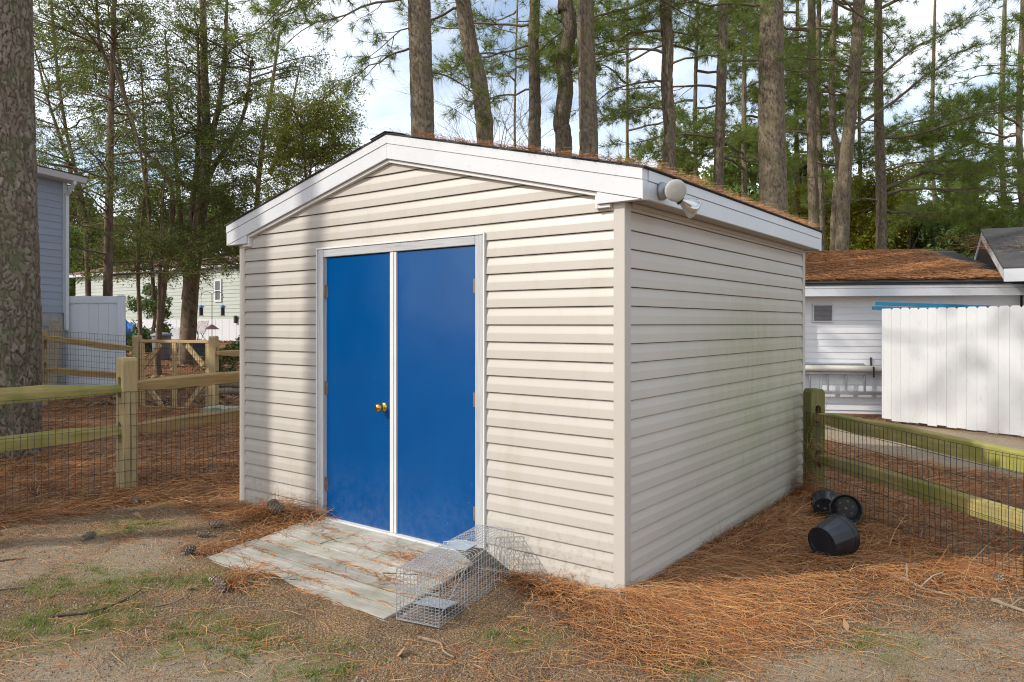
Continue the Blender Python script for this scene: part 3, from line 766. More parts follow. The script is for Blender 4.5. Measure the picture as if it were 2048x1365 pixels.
# ------------------------------------------------------------------ twin floodlight on the eave fascia
fl = thing('floodlight', 'twin bulb outdoor floodlight on the eave fascia near the front corner', 'floodlight', (.135, .165, 2.238))
fl.scale = (.95, .95, .95)
def aim(p, d):
    q = Vector(d).to_track_quat('Z', 'Y').to_matrix().to_4x4(); return Matrix.Translation(p) @ q
MB().lathe([(0, 0), (.052, 0), (.054, .012), (.045, .030), (.02, .036), (0, .036)], 24, aim((0, 0, -.01), (1, 0, 0))).build('mount', M['lamp_grey'], fl, smooth=True)
def lamp(p, d, stem):
    hs = MB(); hs.tube([stem, Vector(p)], .016, 12)
    hs.lathe([(0, -.03), (.024, -.03), (.026, 0), (.025, .028), (0, .028)], 20, aim(p, d)); ho = hs.build('lamp_holder', M['lamp_grey'], fl, smooth=False); smooth_by_angle(ho)
    MB().lathe([(.027, .024), (.0295, .026), (.0295, .036), (.025, .038)], 20, aim(p, d)).build('gasket', M['black_rubber'], ho, smooth=True)
    bu = MB().lathe([(.021, .032), (.024, .046), (.030, .060), (.044, .085), (.056, .112), (.0605, .126), (.0605, .131)], 28, aim(p, d)).build('bulb', M['lamp_silver'], fl, smooth=True)
    MB().lathe([(.0600, .1312), (.0615, .134), (.057, .1395), (.045, .1435), (.028, .1455), (.010, .1465), (0, .1468)], 28, aim(p, d)).build('lens', M['glass_lens'], bu, smooth=True)
    MB().lathe([(0, .05), (.009, .05), (.010, .085), (.006, .092), (0, .093)], 12, aim(p, d)).build('burner', M['white_pvc'], bu, smooth=True)
lamp((.075, -.035, -.010), (.55, -.72, -.22), (.025, 0, -.008))
lamp((.072, .045, -.045), (.62, .60, -.52), (.025, .01, -.015))

# ================================================================== DECK RAMP
ramp = thing('plank_ramp', 'weathered pale plank ramp in front of the blue shed doors', 'ramp')
rng = random.Random(4)
nb = 8; y = -.045
ramp_pts = []
for i in range(nb):
    bw = .122 if i else .135
    y1 = y; y0 = y - bw
    zz1 = .052 - .050 * (i / (nb - 1)) ** 1.2; zz0 = .052 - .050 * min(1, ((i + 1) / (nb - 1)) ** 1.3)
    xa = -2.56 + .012 * i + rng.uniform(-.02, .02) + (.02 if i > 6 else 0); xb = -.985 + .024 * i + rng.uniform(-.008, .008)
    t = .026
    me = MB().add([(xa, y0, zz0 - t), (xb, y0, zz0 - t), (xb, y1, zz1 - t), (xa, y1, zz1 - t), (xa, y0, zz0), (xb, y0, zz0), (xb, y1, zz1), (xa, y1, zz1)],
                  [(0,3,2,1),(4,5,6,7),(0,1,5,4),(1,2,6,5),(2,3,7,6),(3,0,4,7)])
    cx_, cy_ = (xa + xb) / 2, (y0 + y1) / 2
    me.V = [(v[0] - cx_, v[1] - cy_, v[2]) for v in me.V]
    me.build('plank', M['deck'], ramp, bevel=.003, loc=(cx_, cy_, rng.uniform(-.002, .002)), rot=(0, 0, R(rng.uniform(-.25, .25))))
    ramp_pts.append((xa, xb, y0, y1, zz0, zz1))
    y = y0 - rng.uniform(.009, .015)
def rampz(x, y):
    for (xa, xb, y0, y1, a, b) in ramp_pts:
        if y0 - .01 <= y <= y1 and xa <= x <= xb: return a + (b - a) * (y - y0) / (y1 - y0)
    return None

# ================================================================== LIVE TRAP
TB = Vector((-.545, -.891, 0)); TC = TB + Vector((-math.sin(.209), math.cos(.209), 0))
tw = .25; tl = .865; th = .266
tdir = (TC - TB).normalized(); tang = math.atan2(tdir.y, tdir.x) - PI / 2
trap = thing('wire_animal_trap', 'galvanised wire live animal trap beside the ramp and doors', 'animal trap', (TB.x, TB.y, .006), tang)
# local: x from -tw to 0, y from 0 to tl
WR = .0016
def wires(segs, name, parent, r=WR, mat='steel'):
    m = MB()
    for s in segs: m.tube(s, r, 4, caps=False)
    o = m.build(name, M[mat], parent); return o
def lin(a, b, n): return [a + (b - a) * i / (n - 1) for i in range(n)]
step = .031
ny_ = int(tl / step) + 1
rr = .018
def hoop(y):
    return [(-tw, y, 0), (-tw, y, th - rr), (-tw + rr * .3, y, th - rr * .3), (-tw + rr, y, th), (-rr, y, th), (-rr * .3, y, th - rr * .3), (0, y, th - rr), (0, y, 0), (-tw, y, 0)]
segs = [hoop(yy) for yy in lin(0, tl, ny_)]
segs += [[(xx, 0, zz), (xx, tl, zz)] for xx in lin(-tw + .02, -.02, 9) for zz in (0, )]
segs += [[(xx, 0, th), (xx, .36, th)] for xx in lin(-tw + .02, -.02, 9)] + [[(xx, .52, th), (xx, tl, th)] for xx in lin(-tw + .02, -.02, 9)]
segs += [[(xx, 0, zz), (xx, tl, zz)] for xx in (-tw, 0) for zz in lin(0, th - rr, 8)]
segs += [[(-tw + rr, yy, th), (-rr, yy, th)] for yy in lin(.0155, .33, 11)]
tm = wires(segs, 'wire_cage', trap); tag(tm, kind='stuff')
segs = [[(xx, 0, 0), (xx, 0, th)] for xx in lin(-tw, 0, 13)] + [[(-tw, 0, zz), (0, 0, zz)] for zz in lin(.006, th - .006, 18)]
tag(wires(segs, 'end_mesh', trap, .0014), kind='stuff')
tag(wires([[(xx, tl, 0), (xx, tl, th)] for xx in lin(-tw, 0, 7)], 'end_bars', trap, .0020), kind='stuff')
for sg_ in (hoop(tl), hoop(0), [(-tw, .001, .16), (0, .001, .16)]): wires([sg_], 'frame_wire', trap, .0028)
MB().box(-tw + .045, .36, th + .004, -.05, .52, th + .0055).build('top_plate', M['steel_plate'], trap)
hd = MB(); hd.tube([(-.21, .40, th + .006), (-.21, .40, th + .022), (-.10, .47, th + .022), (-.10, .47, th + .006)], .003, 6); hd.build('carry_handle', M['steel'], trap)
dp = MB(); dp.obox((-tw / 2, .49, th - .012), (-tw / 2, .83, .03), tw - .02, .0018); dp.build('drop_door', M['steel_plate'], trap)
MB().obox((-tw / 2, .10, .05), (-tw / 2, .26, .032), tw - .06, .0018).build('trigger_pan', M['steel_plate'], trap)
MB().tube([(-tw + .02, .13, .05), (-tw + .02, .2, .12), (-tw + .012, .36, .24)], .002, 5).build('trigger_rod', M['steel'], trap)
MB().tube([(-.004, .005, .04), (-.004, .3, .22), (-.004, .5, th - .02)], .002, 5).build('trigger_rod', M['steel'], trap)
MB().tube([(-tw / 2, .36, th - .02), (-tw / 2 + .02, .355, .13), (-tw / 2, .35, .012)], .0022, 5).build('door_lock_bar', M['steel'], trap)
MB().tube([(-tw + .05, .74, th + .004), (-.15, .74, th + .02), (-.05, .75, th + .004)], .0022, 5).build('latch_wire', M['steel'], trap)

# ================================================================== FENCES
def slot_post(h, w=.135, d=.12, slots=((.56, .16), (.86, .16)), chamfer=.02, mat=None):
    """split-rail post, slots cut through along local y, keyhole shaped"""
    P = [(-w/2, -.25), (w/2, -.25), (w/2, h - chamfer * 1.4), (w/2 - chamfer, h), (-w/2 + chamfer, h), (-w/2, h - chamfer * 1.4)]
    o = MB().prism(P, 1, -d/2, d/2).build('post', mat, None, bevel=.006)
    for (zc, hh) in slots:
        c = MB(); pr = [(-.028, zc - hh/2)]
        for q in range(9):
            a = PI * q / 8; pr.append((.028 * math.cos(PI - a) * -1 * -1, zc + hh/2 - .028 + .028 * math.sin(a)))
        pr.append((.028, zc - hh/2))
        pr = [(-.028, zc - hh/2)] + [(-.028 * math.cos(PI * q / 8), zc + hh/2 - .028 + .028 * math.sin(PI * q / 8)) for q in range(9)] + [(.028, zc - hh/2)]
        co = c.prism(pr, 1, -d, d).build('cutter', None)
        md = o.modifiers.new('cut', 'BOOLEAN'); md.object = co; md.operation = 'DIFFERENCE'; md.solver = 'EXACT'
        dg = bpy.context.evaluated_depsgraph_get()
        me = bpy.data.meshes.new_from_object(o.evaluated_get(dg))
        o.modifiers.clear(); o.data = me
        bpy.data.objects.remove(co)
    me = o.data
    if not me.materials: me.materials.append(mat)
    bpy.data.objects.remove(o)
    return me
def split_rail(p, q, th, mat, parent, seed, taper=(.35, .35), thick=.06):
    """hand-split rail: uneven five-sided section, tapered ends"""
    rg = random.Random(seed); p = Vector(p); q = Vector(q); L_ = (q - p).length
    n = 13; mid = (p + q) / 2; d = (q - p).normalized()
    ang = math.atan2(d.y, d.x); tilt = math.asin(d.z)
    m = MB(); sec = [(-.5, -.5), (.5, -.42), (.55, .15), (.18, .52), (-.45, .40)]
    sec = [(a + rg.uniform(-.06, .06), b + rg.uniform(-.06, .06)) for a, b in sec]
    wy = 0; wz = 0
    for i in range(n):
        t = i / (n - 1); x = (t - .5) * L_
        e = min(1, t * L_ / taper[0]) if taper[0] else 1; e2 = min(1, (1 - t) * L_ / taper[1]) if taper[1] else 1
        k = .50 + .50 * min(e, e2)
        wy += rg.uniform(-.005, .005); wz += rg.uniform(-.006, .006)
        for (a, b) in sec:
            m.V.append((x, a * thick * (.75 + .25 * k) + wy, b * th * k + wz))
        if i:
            for j in range(5):
                j2 = (j + 1) % 5; B = (i - 1) * 5
                m.F.append((B + j, B + j2, B + 5 + j2, B + 5 + j))
    m.F.append((4, 3, 2, 1, 0)); m.F.append(tuple((n - 1) * 5 + j for j in range(5)))
    o = m.build('rail', mat, parent, bevel=.004)
    o.location = mid; o.rotation_euler = (0, -tilt, ang)
    return o
def wire_mesh(p, q, z0, z1, parent, dy=.0508, dz=.1016, r=.0023, sag=.006, seed=1):
    rg = random.Random(seed); p = Vector(p); q = Vector(q); L_ = math.hypot(q.x - p.x, q.y - p.y); d = Vector(((q.x - p.x) / L_, (q.y - p.y) / L_, 0)); nrm = Vector((-d.y, d.x, 0))
    m = MB(); nv = int(L_ / dy); nh = int((z1 - z0) / dz)
    def P(s, zz):
        wob = sag * math.sin(s * 2.3 + zz * 5 + seed) + sag * .7 * math.sin(s * 5.1 - zz * 3)
        g = p.z + (q.z - p.z) * s / L_
        return Vector((p.x, p.y, 0)) + d * s + nrm * wob + Vector((0, 0, g + zz + sag * .8 * math.sin(s * 3.7 + seed)))
    for i in range(nv + 1):
        s = i * dy; m.tube([P(s, z0 + (z1 - z0) * t / 5) for t in range(6)], r, 3, caps=False)
    for j in range(nh + 1):
        zz = z1 - j * dz; m.tube([P(L_ * t / 24, zz) for t in range(25)], r, 3, caps=False)
    o = m.build('wire_mesh', M['wire'], parent); tag(o, kind='stuff')
    return o
# near left fence, running along the yard's edge
PL = Vector((-4.90, -.33, 0)); PN = Vector((-5.03, -2.95, 0)); PS = Vector((-5.22, 2.25, 0))
f1 = thing('split_rail_fence', 'split rail fence with wire mesh between the big pine and the shed', 'fence')
post_me = slot_post(1.195, .13, .135, ((.52, .19), (.93, .19)), mat=M['post_tan'])
for P_, a in ((PL, 0.03), (PN, 0), (PS, .02)): link('post', post_me, f1, P_, (0, 0, a))
split_rail((PL.x + .0, PL.y - .01, .915), (PN.x, PN.y, .915), .135, M['rail_green'], f1, 1, (.65, .3), .075)
split_rail((PL.x, PL.y - .01, .545), (PN.x, PN.y, .50), .135, M['rail_green'], f1, 2, (.45, .3), .075)
split_rail((PL.x - .03, PL.y + .04, .930), (PS.x, PS.y, .955), .115, M['rail_tan'], f1, 3, (.25, .3), .07)
split_rail((PL.x - .03, PL.y + .04, .545), (PS.x, PS.y, .545), .115, M['rail_tan'], f1, 4, (.25, .3), .07)
wire_mesh((PL.x + .075, PL.y, .0), (PN.x + .06, PN.y, .0), .0, .885, f1, seed=2)
wire_mesh((PL.x + .075, PL.y, .0), (PS.x + .06, PS.y, .0), .0, .885, f1, seed=3)
# right fence
QR = Vector((.128, 3.215, 0)); QD = Vector((1.711 - .118, 1.76 - 3.237, 0)).normalized(); QE = QR + QD * 3.6
f2 = thing('split_rail_fence', 'green mossy split rail fence with wire mesh starting at the shed back corner', 'fence')
post_g = slot_post(.93, .135, .13, ((.325, .15), (.715, .15)), mat=M['post_green'])
qa = math.atan2(QD.y, QD.x) - PI / 2
link('post', post_g, f2, QR, (0, 0, qa)); link('post', post_g, f2, QE, (0, 0, qa))
QM = QR + QD * .06
split_rail((QM.x, QM.y, .690), (QE.x, QE.y, .700), .125, M['rail_green'], f2, 11, (.35, .3), .075)
split_rail((QM.x, QM.y, .330), (QE.x, QE.y, .325), .120, M['rail_green'], f2, 12, (.35, .3), .075)
qn = Vector((QD.y, -QD.x, 0)) * .075
wire_mesh((QR.x + qn.x, QR.y + qn.y, 0), (QE.x + qn.x, QE.y + qn.y, 0), .0, .73, f2, seed=4)
# rear left fence and gate
f3 = thing('split_rail_fence', 'brown split rail fence with mesh in front of the white vinyl panel', 'fence')
post_b = slot_post(1.29, .13, .12, ((.62, .16), (1.02, .16)), mat=M['post_tan'])
B0 = Vector((-13.02, 2.02, .1)); B1 = Vector((-11.46, 2.97, 0)); B2 = Vector((-9.86, 3.50, 0)); B3 = Vector((-7.3, 4.3, 0))
ba = math.atan2(B1.y - B0.y, B1.x - B0.x) - PI / 2
for b_ in (B0, B1): link('post', post_b, f3, b_, (0, 0, ba))
split_rail((B0.x, B0.y, 1.26), (B1.x, B1.y, 1.05), .12, M['rail_tan'], f3, 21)
split_rail((B0.x, B0.y, .66), (B1.x, B1.y, .54), .12, M['rail_tan'], f3, 22)
fn = Vector((math.sin(ba), -math.cos(ba), 0))
nb_ = Vector((.5, -.86, 0)) * .08
wire_mesh(B0 + nb_, B1 + nb_, .0, 1.28, f3, r=.0026, seed=5)
f4 = thing('split_rail_fence', 'short split rail fence stretch between the gate and the shed', 'fence')
for b_ in (B2, B3): link('post', post_b, f4, b_, (0, 0, ba))
split_rail((B2.x, B2.y, 1.0), (B3.x, B3.y, 1.02), .12, M['rail_tan'], f4, 23)
split_rail((B2.x, B2.y, .60), (B3.x, B3.y, .60), .12, M['rail_tan'], f4, 24)
gd = (B2 - B1).normalized(); ga = math.atan2(gd.y, gd.x); gl = (B2 - B1).length - .18
gate = thing('wooden_gate', 'tan wooden gate with corner braces and wire mesh', 'gate', B1 + gd * .09, ga)
for x in (.03, gl / 2, gl - .03): MB().box(x - .043, -.018, .04, x + .043, .018, 1.16).build('stile', M['gate_wood'], gate, bevel=.003)
gw = wood('tan_gate_rail', (0.62, 0.46, 0.24), (0.47, 0.32, 0.15), None, 0, 0.8, 0.1)
MB().box(0, -.022, 1.162, gl, .022, 1.215).build('gate_rail', gw, gate, bevel=.003)
MB().box(0, -.020, .02, gl, .019, .038).build('gate_rail', gw, gate, bevel=.003)
for (x0, z0, x1, z1) in ((.09, .72, .48, 1.13), (.09, .48, .50, .07), (gl - .09, .78, gl - .45, 1.13), (gl - .09, .46, gl - .45, .07)):
    MB().obox((x0, -.040, z0), (x1, -.040, z1), .036, .085, up=(0, 0, 1)).build('brace', gw, gate, bevel=.003)
gm = MB()
for i in range(int(gl / .0508)): gm.tube([(.0508 * (i + .5), -.062, .05), (.0508 * (i + .5), -.062, 1.17)], .0026, 3, caps=False)
for j in range(12): gm.tube([(0, -.064, .05 + j * .1016), (gl, -.064, .05 + j * .1016)], .0026, 3, caps=False)
tag(gm.build('wire_mesh', M['wire'], gate), kind='stuff')

# ================================================================== NURSERY POTS
def pot(name, label, loc, r1, r2, h, axis_dir, roll=0, holes=True, sticker=False):
    """tapered pot; local z from the base (0) to the rim (h)"""
    t = thing(name, label, 'plant pot', loc)
    q = Vector(axis_dir).normalized().to_track_quat('Z', 'Y') 
    t.rotation_mode = 'QUATERNION'; t.rotation_quaternion = q
    n = 56; prof = [(r1, 0.0), (r1 * 1.01, .01), (r1 + (r2 - r1) * .86, h * .84), (r2 * .985, h * .845), (r2 * .995, h * .90), (r2 * .985, h * .905), (r2, h * .91), (r2 * 1.02, h * .985), (r2 * 1.045, h * .988), (r2 * 1.045, h), (r2 * .99, h), (r2 * .965, h * .86), (r1 * .965, .008)]
    m = MB()
    for i, (r, z_) in enumerate(prof):
        for k in range(n):
            a = 2 * PI * k / n
            rib = .968 if (i in (1, 2) and k % 4 in (0, 1)) else 1.0
            m.V.append((r * rib * math.cos(a), r * rib * math.sin(a), z_))
    for i in range(len(prof) - 1):
        for k in range(n):
            k2 = (k + 1) % n; m.F.append((i*n+k, i*n+k2, (i+1)*n+k2, (i+1)*n+k))
    body = m.build('pot_wall', M['pot'], t); smooth_by_angle(body, 40)
    # base disc with real drain holes
    hc = [(0, 0, .010)] + [(r1 * .62 * math.cos(a), r1 * .62 * math.sin(a), r1 * .11) for a in [2 * PI * j / 6 + .3 for j in range(6)]] if holes else []
    bm = MB(); N = 46; g = {}
    for i in range(N + 1):
        for j in range(N + 1):
            x = -1 + 2 * i / N; y = -1 + 2 * j / N
            u = x * math.sqrt(1 - y*y/2); v = y * math.sqrt(1 - x*x/2)
            g[i, j] = len(bm.V); bm.V.append((u * r1 * .992, v * r1 * .992, .006 + (.006 if (u*u + v*v) < .72 else 0)))
    for i in range(N):
        for j in range(N):
            a = bm.V[g[i, j]]; b = bm.V[g[i+1, j+1]]; cx, cy = (a[0]+b[0])/2, (a[1]+b[1])/2
            if any(math.hypot(cx-hx, cy-hy) < hr for hx, hy, hr in hc): continue
            bm.F.append((g[i, j], g[i+1, j], g[i+1, j+1], g[i, j+1]))
    bm.build('pot_base', M['pot'], t)
    if sticker:
        MB().add([(r2 * .93, -.018, h * .45), (r2 * .93, .018, h * .45), (r2 * .975, .018, h * .72), (r2 * .975, -.018, h * .72)], [(0, 1, 2, 3)]).build('label', M['pot_label'], t)
    return t
toCam = lambda p: (EYE - Vector(p)).normalized()
# big pot lying on its side, its base turned to the left
pa = (RT * .80 + FW * .50 + Vector((0, 0, .13)))
pb = AT(1643, 648, 4.72); pb.z = .103
pot('plant_pot', 'large black ribbed nursery pot lying on its side', pb, .100, .128, .205, pa, holes=False)
p2_ = AT(1650, 648, 5.66); p2_.z = .086
pot('plant_pot', 'black nursery pot with small drain holes between the large pot and the wall', p2_, .082, .098, .16, (p2_ - EYE).normalized() * Vector((1, 1, 0)) + Vector((0, 0, .10)))
p3_ = AT(1692, 648, 5.68); p3_.z = .088
pot('plant_pot', 'black nursery pot opening toward the camera behind the large pot', p3_, .084, .110, .17, (EYE - p3_).normalized() * Vector((1, 1, 0)) + Vector((0, 0, .14)))
p4_ = AT(1624, 648, 6.12); p4_.z = .052
_pp = pot('plant_pot', 'small black pot with a white sticker at the foot of the green post', p4_, .046, .060, .105, (RT * .85 - FW * .35 + Vector((0, 0, .10))))
MB().add([(-.018, .0485, .025), (.018, .0485, .025), (.018, .0565, .072), (-.018, .0565, .072)], [(0, 1, 2, 3)]).build('label', M['pot_label'], _pp)

# ================================================================== BLUE-GREY HOUSE (left)
def lap(L_, z0, e, parent, mat, loc, rz, t=.014):
    """flat lap siding board in a frame whose x runs along the wall and -y is outside"""
    P = [(0, 0), (0, -.001), (0, -t), (0, -.003)]
    V = []
    for x in (0, L_):
        V += [(x, .0, z0), (x, -t, z0), (x, -.003, z0 + e + .004), (x, .0, z0 + e + .004)]
    o = MB().add(V, [(0, 1, 2, 3), (7, 6, 5, 4), (0, 4, 5, 1), (1, 5, 6, 2), (2, 6, 7, 3), (3, 7, 4, 0)]).build('siding_board', mat, parent)
    return o
HU = Vector((-.368, .929, 0)); HN = Vector((.929, .368, 0)); HC = Vector((-15.826, 3.543, 0))
HL = 13.0
house1 = thing('blue_grey_house', 'blue grey vinyl sided house with white gutter and block foundation behind the big pine', 'house', HC - HU * HL, math.atan2(HU.y, HU.x))
# local x runs along the wall (0..HL), outside is -y
s0 = 1.74; NS = 19; e_ = .152
for i in range(NS):
    lap(HL - .11, s0 + i * e_, e_, house1, M['blue_siding'], None, 0)
MB().box(HL - .105, -.022, s0, HL, .02, s0 + NS * e_ - .002).build('corner_board', M['gutter'], house1, bevel=.003)
MB().box(.0, .004, .0, HL - .01, 6.0, s0 - .002).build('foundation_wall', M['mortar'], house1)
MB().box(.0, .004, s0, HL - .01, 6.0, s0 + NS * e_).build('house_wall', M['blue_siding'], house1)
for r_ in range(8):
    for c_ in range(32):
        x0 = HL - .012 - (c_ + 1) * .405 + (.2 if r_ % 2 else 0) 
        x1 = min(HL - .013, x0 + .395); x0 = max(.01, x0)
        if x1 - x0 < .05: continue
        MB().box(x0, -.010, r_ * .205 + .01, x1, .003, r_ * .205 + .205).build('concrete_block', M['block'], house1)
ez = s0 + NS * e_
MB().box(-.2, -.21, ez - .01, HL + .22, -.001, ez).build('soffit', M['gutter'], house1)
gt = MB(); gp_ = [(-.212, ez - .01), (-.30, ez + .01), (-.335, ez + .11), (-.345, ez + .125), (-.325, ez + .125), (-.32, ez + .10), (-.215, ez + .10)]
gt.prism(gp_, 0, -.2, HL + .24); gt.build('gutter', M['gutter'], house1)
rf = MB(); rf.add([(-.2, -.34, ez + .13), (HL + .28, -.34, ez + .13), (HL + .28, 3.0, ez + .95), (-.2, 3.0, ez + .95), (-.2, -.34, ez + .16), (HL + .28, -.34, ez + .16), (HL + .28, 3.0, ez + .98), (-.2, 3.0, ez + .98)], [(0,3,2,1),(4,5,6,7),(0,1,5,4),(1,2,6,5),(2,3,7,6),(3,0,4,7)])
rf.add([(-.2, 6.4, ez + .13), (HL + .28, 6.4, ez + .13), (HL + .28, 3.002, ez + .95), (-.2, 3.002, ez + .95), (-.2, 6.4, ez + .16), (HL + .28, 6.4, ez + .16), (HL + .28, 3.002, ez + .98), (-.2, 3.002, ez + .98)], [(0,1,2,3),(4,7,6,5),(0,4,5,1),(1,5,6,2),(2,6,7,3),(3,7,4,0)])
rf.build('roof', M['shingle'], house1)
ds = MB()
ds.obox((HL - .05, -.27, ez + .02), (HL - .05, -.27, ez - .06), .075, .06, up=(0, 1, 0)); ds.obox((HL - .05, -.27, ez - .05), (HL - .05, -.06, ez - .30), .075, .06, up=(0, 1, 0)); ds.obox((HL - .05, -.06, ez - .27), (HL - .05, -.06, 1.35), .085, .06, up=(0, 1, 0))
ds.build('downspout', M['gutter'], house1, bevel=.004)
# white vinyl privacy panel
V0 = Vector((-16.05, 3.50, 0)); V1 = Vector((-14.95, 4.33, 0)); vd = (V1 - V0).normalized(); vl = (V1 - V0).length
vf = thing('vinyl_privacy_fence', 'white vinyl privacy fence panel beside the blue grey house', 'fence', V0, math.atan2(vd.y, vd.x))
MB().box(vl - .06, -.065, 0, vl + .065, .065, 2.115).build('post', M['vinyl_fence'], vf, bevel=.004)
MB().add([(vl - .07, -.075, 2.117), (vl + .075, -.075, 2.117), (vl + .075, .075, 2.117), (vl - .07, .075, 2.117), (vl + .002, 0, 2.17)], [(0, 1, 4), (1, 2, 4), (2, 3, 4), (3, 0, 4), (3, 2, 1, 0)]).build('post_cap', M['vinyl_fence'], vf)
MB().box(0, -.03, 1.96, vl - .062, .03, 2.115).build('fence_rail', M['vinyl_fence'], vf, bevel=.004)
MB().box(0, -.03, .05, vl - .062, .03, .20).build('fence_rail', M['vinyl_fence'], vf, bevel=.004)
npn = 6; pw = (vl - .064) / npn
for i in range(npn): MB().box(i * pw + .002, -.012, .201, (i + 1) * pw - .002, .012, 1.959).build('panel_board', M['vinyl_fence'], vf, bevel=.003)
pk = thing('leaning_plank', 'grey old plank leaning against the house foundation', 'plank', (-14.95, 3.0, 0))
pt0, pt1 = Vector((-15.02, 2.90, .0)), Vector((-15.34, 3.16, 1.56))
MB().obox(pt0 - pk.location, pt1 - pk.location, .24, .05, up=(.8, -.6, 0)).build('board', M['grey_plank'], pk, bevel=.004)

# ================================================================== PALE GREEN MOBILE HOME (far left)
A0 = Vector((-36.9, 14.3, 0)); A1 = Vector((-26.77, 14.83, 0)); ad = (A1 - A0).normalized()
A0 = A0 - ad * 4; HLm = 22.0
home = thing('mobile_home', 'pale green sided mobile home with white skirting beyond the gate', 'house', (A0.x, A0.y, .55), math.atan2(ad.y, ad.x))
sz = 1.12
for i in range(14): lap(HLm, sz + i * .165, .165, home, M['home_siding'], None, 0, .02)
MB().box(0, .003, 0, HLm, 4.2, sz + 14 * .165).build('home_wall', M['home_siding'], home)
for i in range(int(HLm / .5)): MB().box(i * .5 + .005, -.035, 0, i * .5 + .495, -.001, sz + .02).build('skirting_panel', M['home_skirt'], home, bevel=.006)
ez2 = sz + 14 * .165
MB().box(-.2, -.26, ez2, HLm + .2, .0, ez2 + .16).build('fascia_board', M['home_skirt'], home)
MB().prism([(-.30, ez2 + .162), (2.1, ez2 + .75), (4.5, ez2 + .162), (4.5, ez2 + .20), (2.1, ez2 + .79), (-.30, ez2 + .20)], 0, -.25, HLm + .25).build('roof', M['rust_roof'], home)
def win(xc, zc, w, h):
    f = MB()
    for (a, b, c, d) in ((-w/2 - .09, -h/2 - .09, w/2 + .09, -h/2), (-w/2 - .09, h/2, w/2 + .09, h/2 + .09), (-w/2 - .09, -h/2 + .001, -w/2, h/2 - .001), (w/2, -h/2 + .001, w/2 + .09, h/2 - .001), (-w/2 + .001, -.02, w/2 - .001, .02)):
        f.box(xc + a, -.06, zc + b, xc + c, -.005, zc + d)
    wo = f.build('window', M['home_skirt'], home)
    MB().box(xc - w/2, -.03, zc - h/2, xc + w/2, -.022, zc - .021).build('pane', M['pane_home'], wo)
    MB().box(xc - w/2, -.038, zc + .021, xc + w/2, -.031, zc + h/2).build('pane', M['pane_home'], wo)
def home_x(px):
    # where the bearing meets the wall
    d = FW + RT * ((px - 1024) / 1482.0); n = Vector((-ad.y, ad.x, 0))
    t = (A0 - EYE).dot(n) / d.dot(n); return (EYE + d * t - A0).dot(ad)
win(home_x(437.5), sz + 1.30, .34, .82)
win(home_x(378), sz + 1.0, .75, 1.35)
lt = MB(); lx0, lx1 = home_x(322), home_x(352)
for i in range(16):
    x = lx0 + i * .1
    lt.obox((x, -.07, .0), (x + .8, -.07, .8), .02, .03, up=(0, 0, 1)); lt.obox((x + .8, -.085, .0), (x, -.085, .8), .02, .03, up=(0, 0, 1))
lp = lt.build('lattice_panel', M['lattice'], home); tag(lp, kind='stuff')
pl_ = MB().box(home_x(473), -.16, .98, home_x(473) + .14, -.04, 1.30).build('wall_lantern', M['dark_iron'], home, bevel=.02)
# far grey roofed house
gh2 = thing('distant_grey_house', 'far grey roofed house seen above the vinyl fence panel', 'house', (AT(172, 648, 62).x, AT(172, 648, 62).y, .3), R(YAW))
MB().box(-4, 0, 0, 3, 6, 3.2).build('house_wall', M['white_siding'], gh2)
MB().prism([(-.4, 3.2), (3, 4.7), (6.4, 3.2)], 0, -4.4, 3.4).build('roof', M['grey_roof'], gh2)
MB().prism([(.2, 3.25), (2.0, 3.25), (1.1, 3.95)], 1, -.5, .0).build('gable_face', M['white_siding'], gh2)

# ================================================================== YARD THINGS BEYOND THE GATE
def ground_at(px, py_unused, d):
    p = AT(px, 648, d); return Vector((p.x, p.y, gz(p.x, p.y)))
cn = thing('trash_can', 'grey plastic trash can behind the wooden gate', 'trash can', ground_at(323, 0, 25.2))
MB().lathe([(0, 0), (.25, 0), (.27, .03), (.305, .80), (.305, .82)], 28).build('can_body', M['bin'], cn, smooth=True)
MB().lathe([(.335, .80), (.345, .82), (.335, .86), (.20, .92), (0, .935)], 28).build('lid', M['bin'], cn, smooth=True)
for s in (-1, 1): MB().tube([(s * .30, -.06, .62), (s * .345, -.06, .62), (s * .345, .06, .62), (s * .30, .06, .62)], .012, 6).build('handle', M['bin'], cn)
fp = ground_at(424, 0, 27.5)
fd = thing('bird_feeder_pole', 'black shepherd hook pole holding a brown cone baffle', 'pole', fp, R(YAW))
pl2 = MB(); pl2.tube([(0, 0, 0), (0, 0, 2.05)], .013, 8)
for s in (-1, 1):
    pl2.tube([(0, 0, 2.02)] + [(s * (.20 - .20 * math.cos(a)), 0, 2.05 + .14 * math.sin(a)) for a in lin(0.1, PI * .95, 9)] + [(s * .42, 0, 1.98), (s * .45, 0, 2.0)], .010, 6)
pl2.build('pole', M['dark_iron'], fd)
MB().lathe([(.012, .98), (.05, .965), (.27, .80), (.265, .795), (.05, .955), (.012, .96)], 24).build('baffle', M['copper'], fd)
for s, nm in ((-1, 'blue topped tube bird feeder hanging on the hook nearer the cedar'), (1, 'blue topped tube bird feeder hanging on the hook nearer the shed')):
    fo = thing('bird_feeder', nm, 'bird feeder', fp + RT * (s * .40) + Vector((0, 0, 1.30)), 0)
    MB().lathe([(0, .0), (.085, .0), (.085, .02), (.07, .03), (.07, .30), (0, .30)], 16).build('seed_tube', M['dark_iron'], fo)
    MB().lathe([(.075, .305), (.115, .31), (.105, .34), (.04, .39), (0, .395)], 18).build('lid', M['feeder_blue'], fo)
    MB().tube([(0, 0, .39), (0, 0, .70)], .005, 5).build('hanger', M['dark_iron'], fo)
    MB().tube([(-.11, 0, .02), (.11, 0, .02)], .006, 5).build('perch', M['dark_iron'], fo)
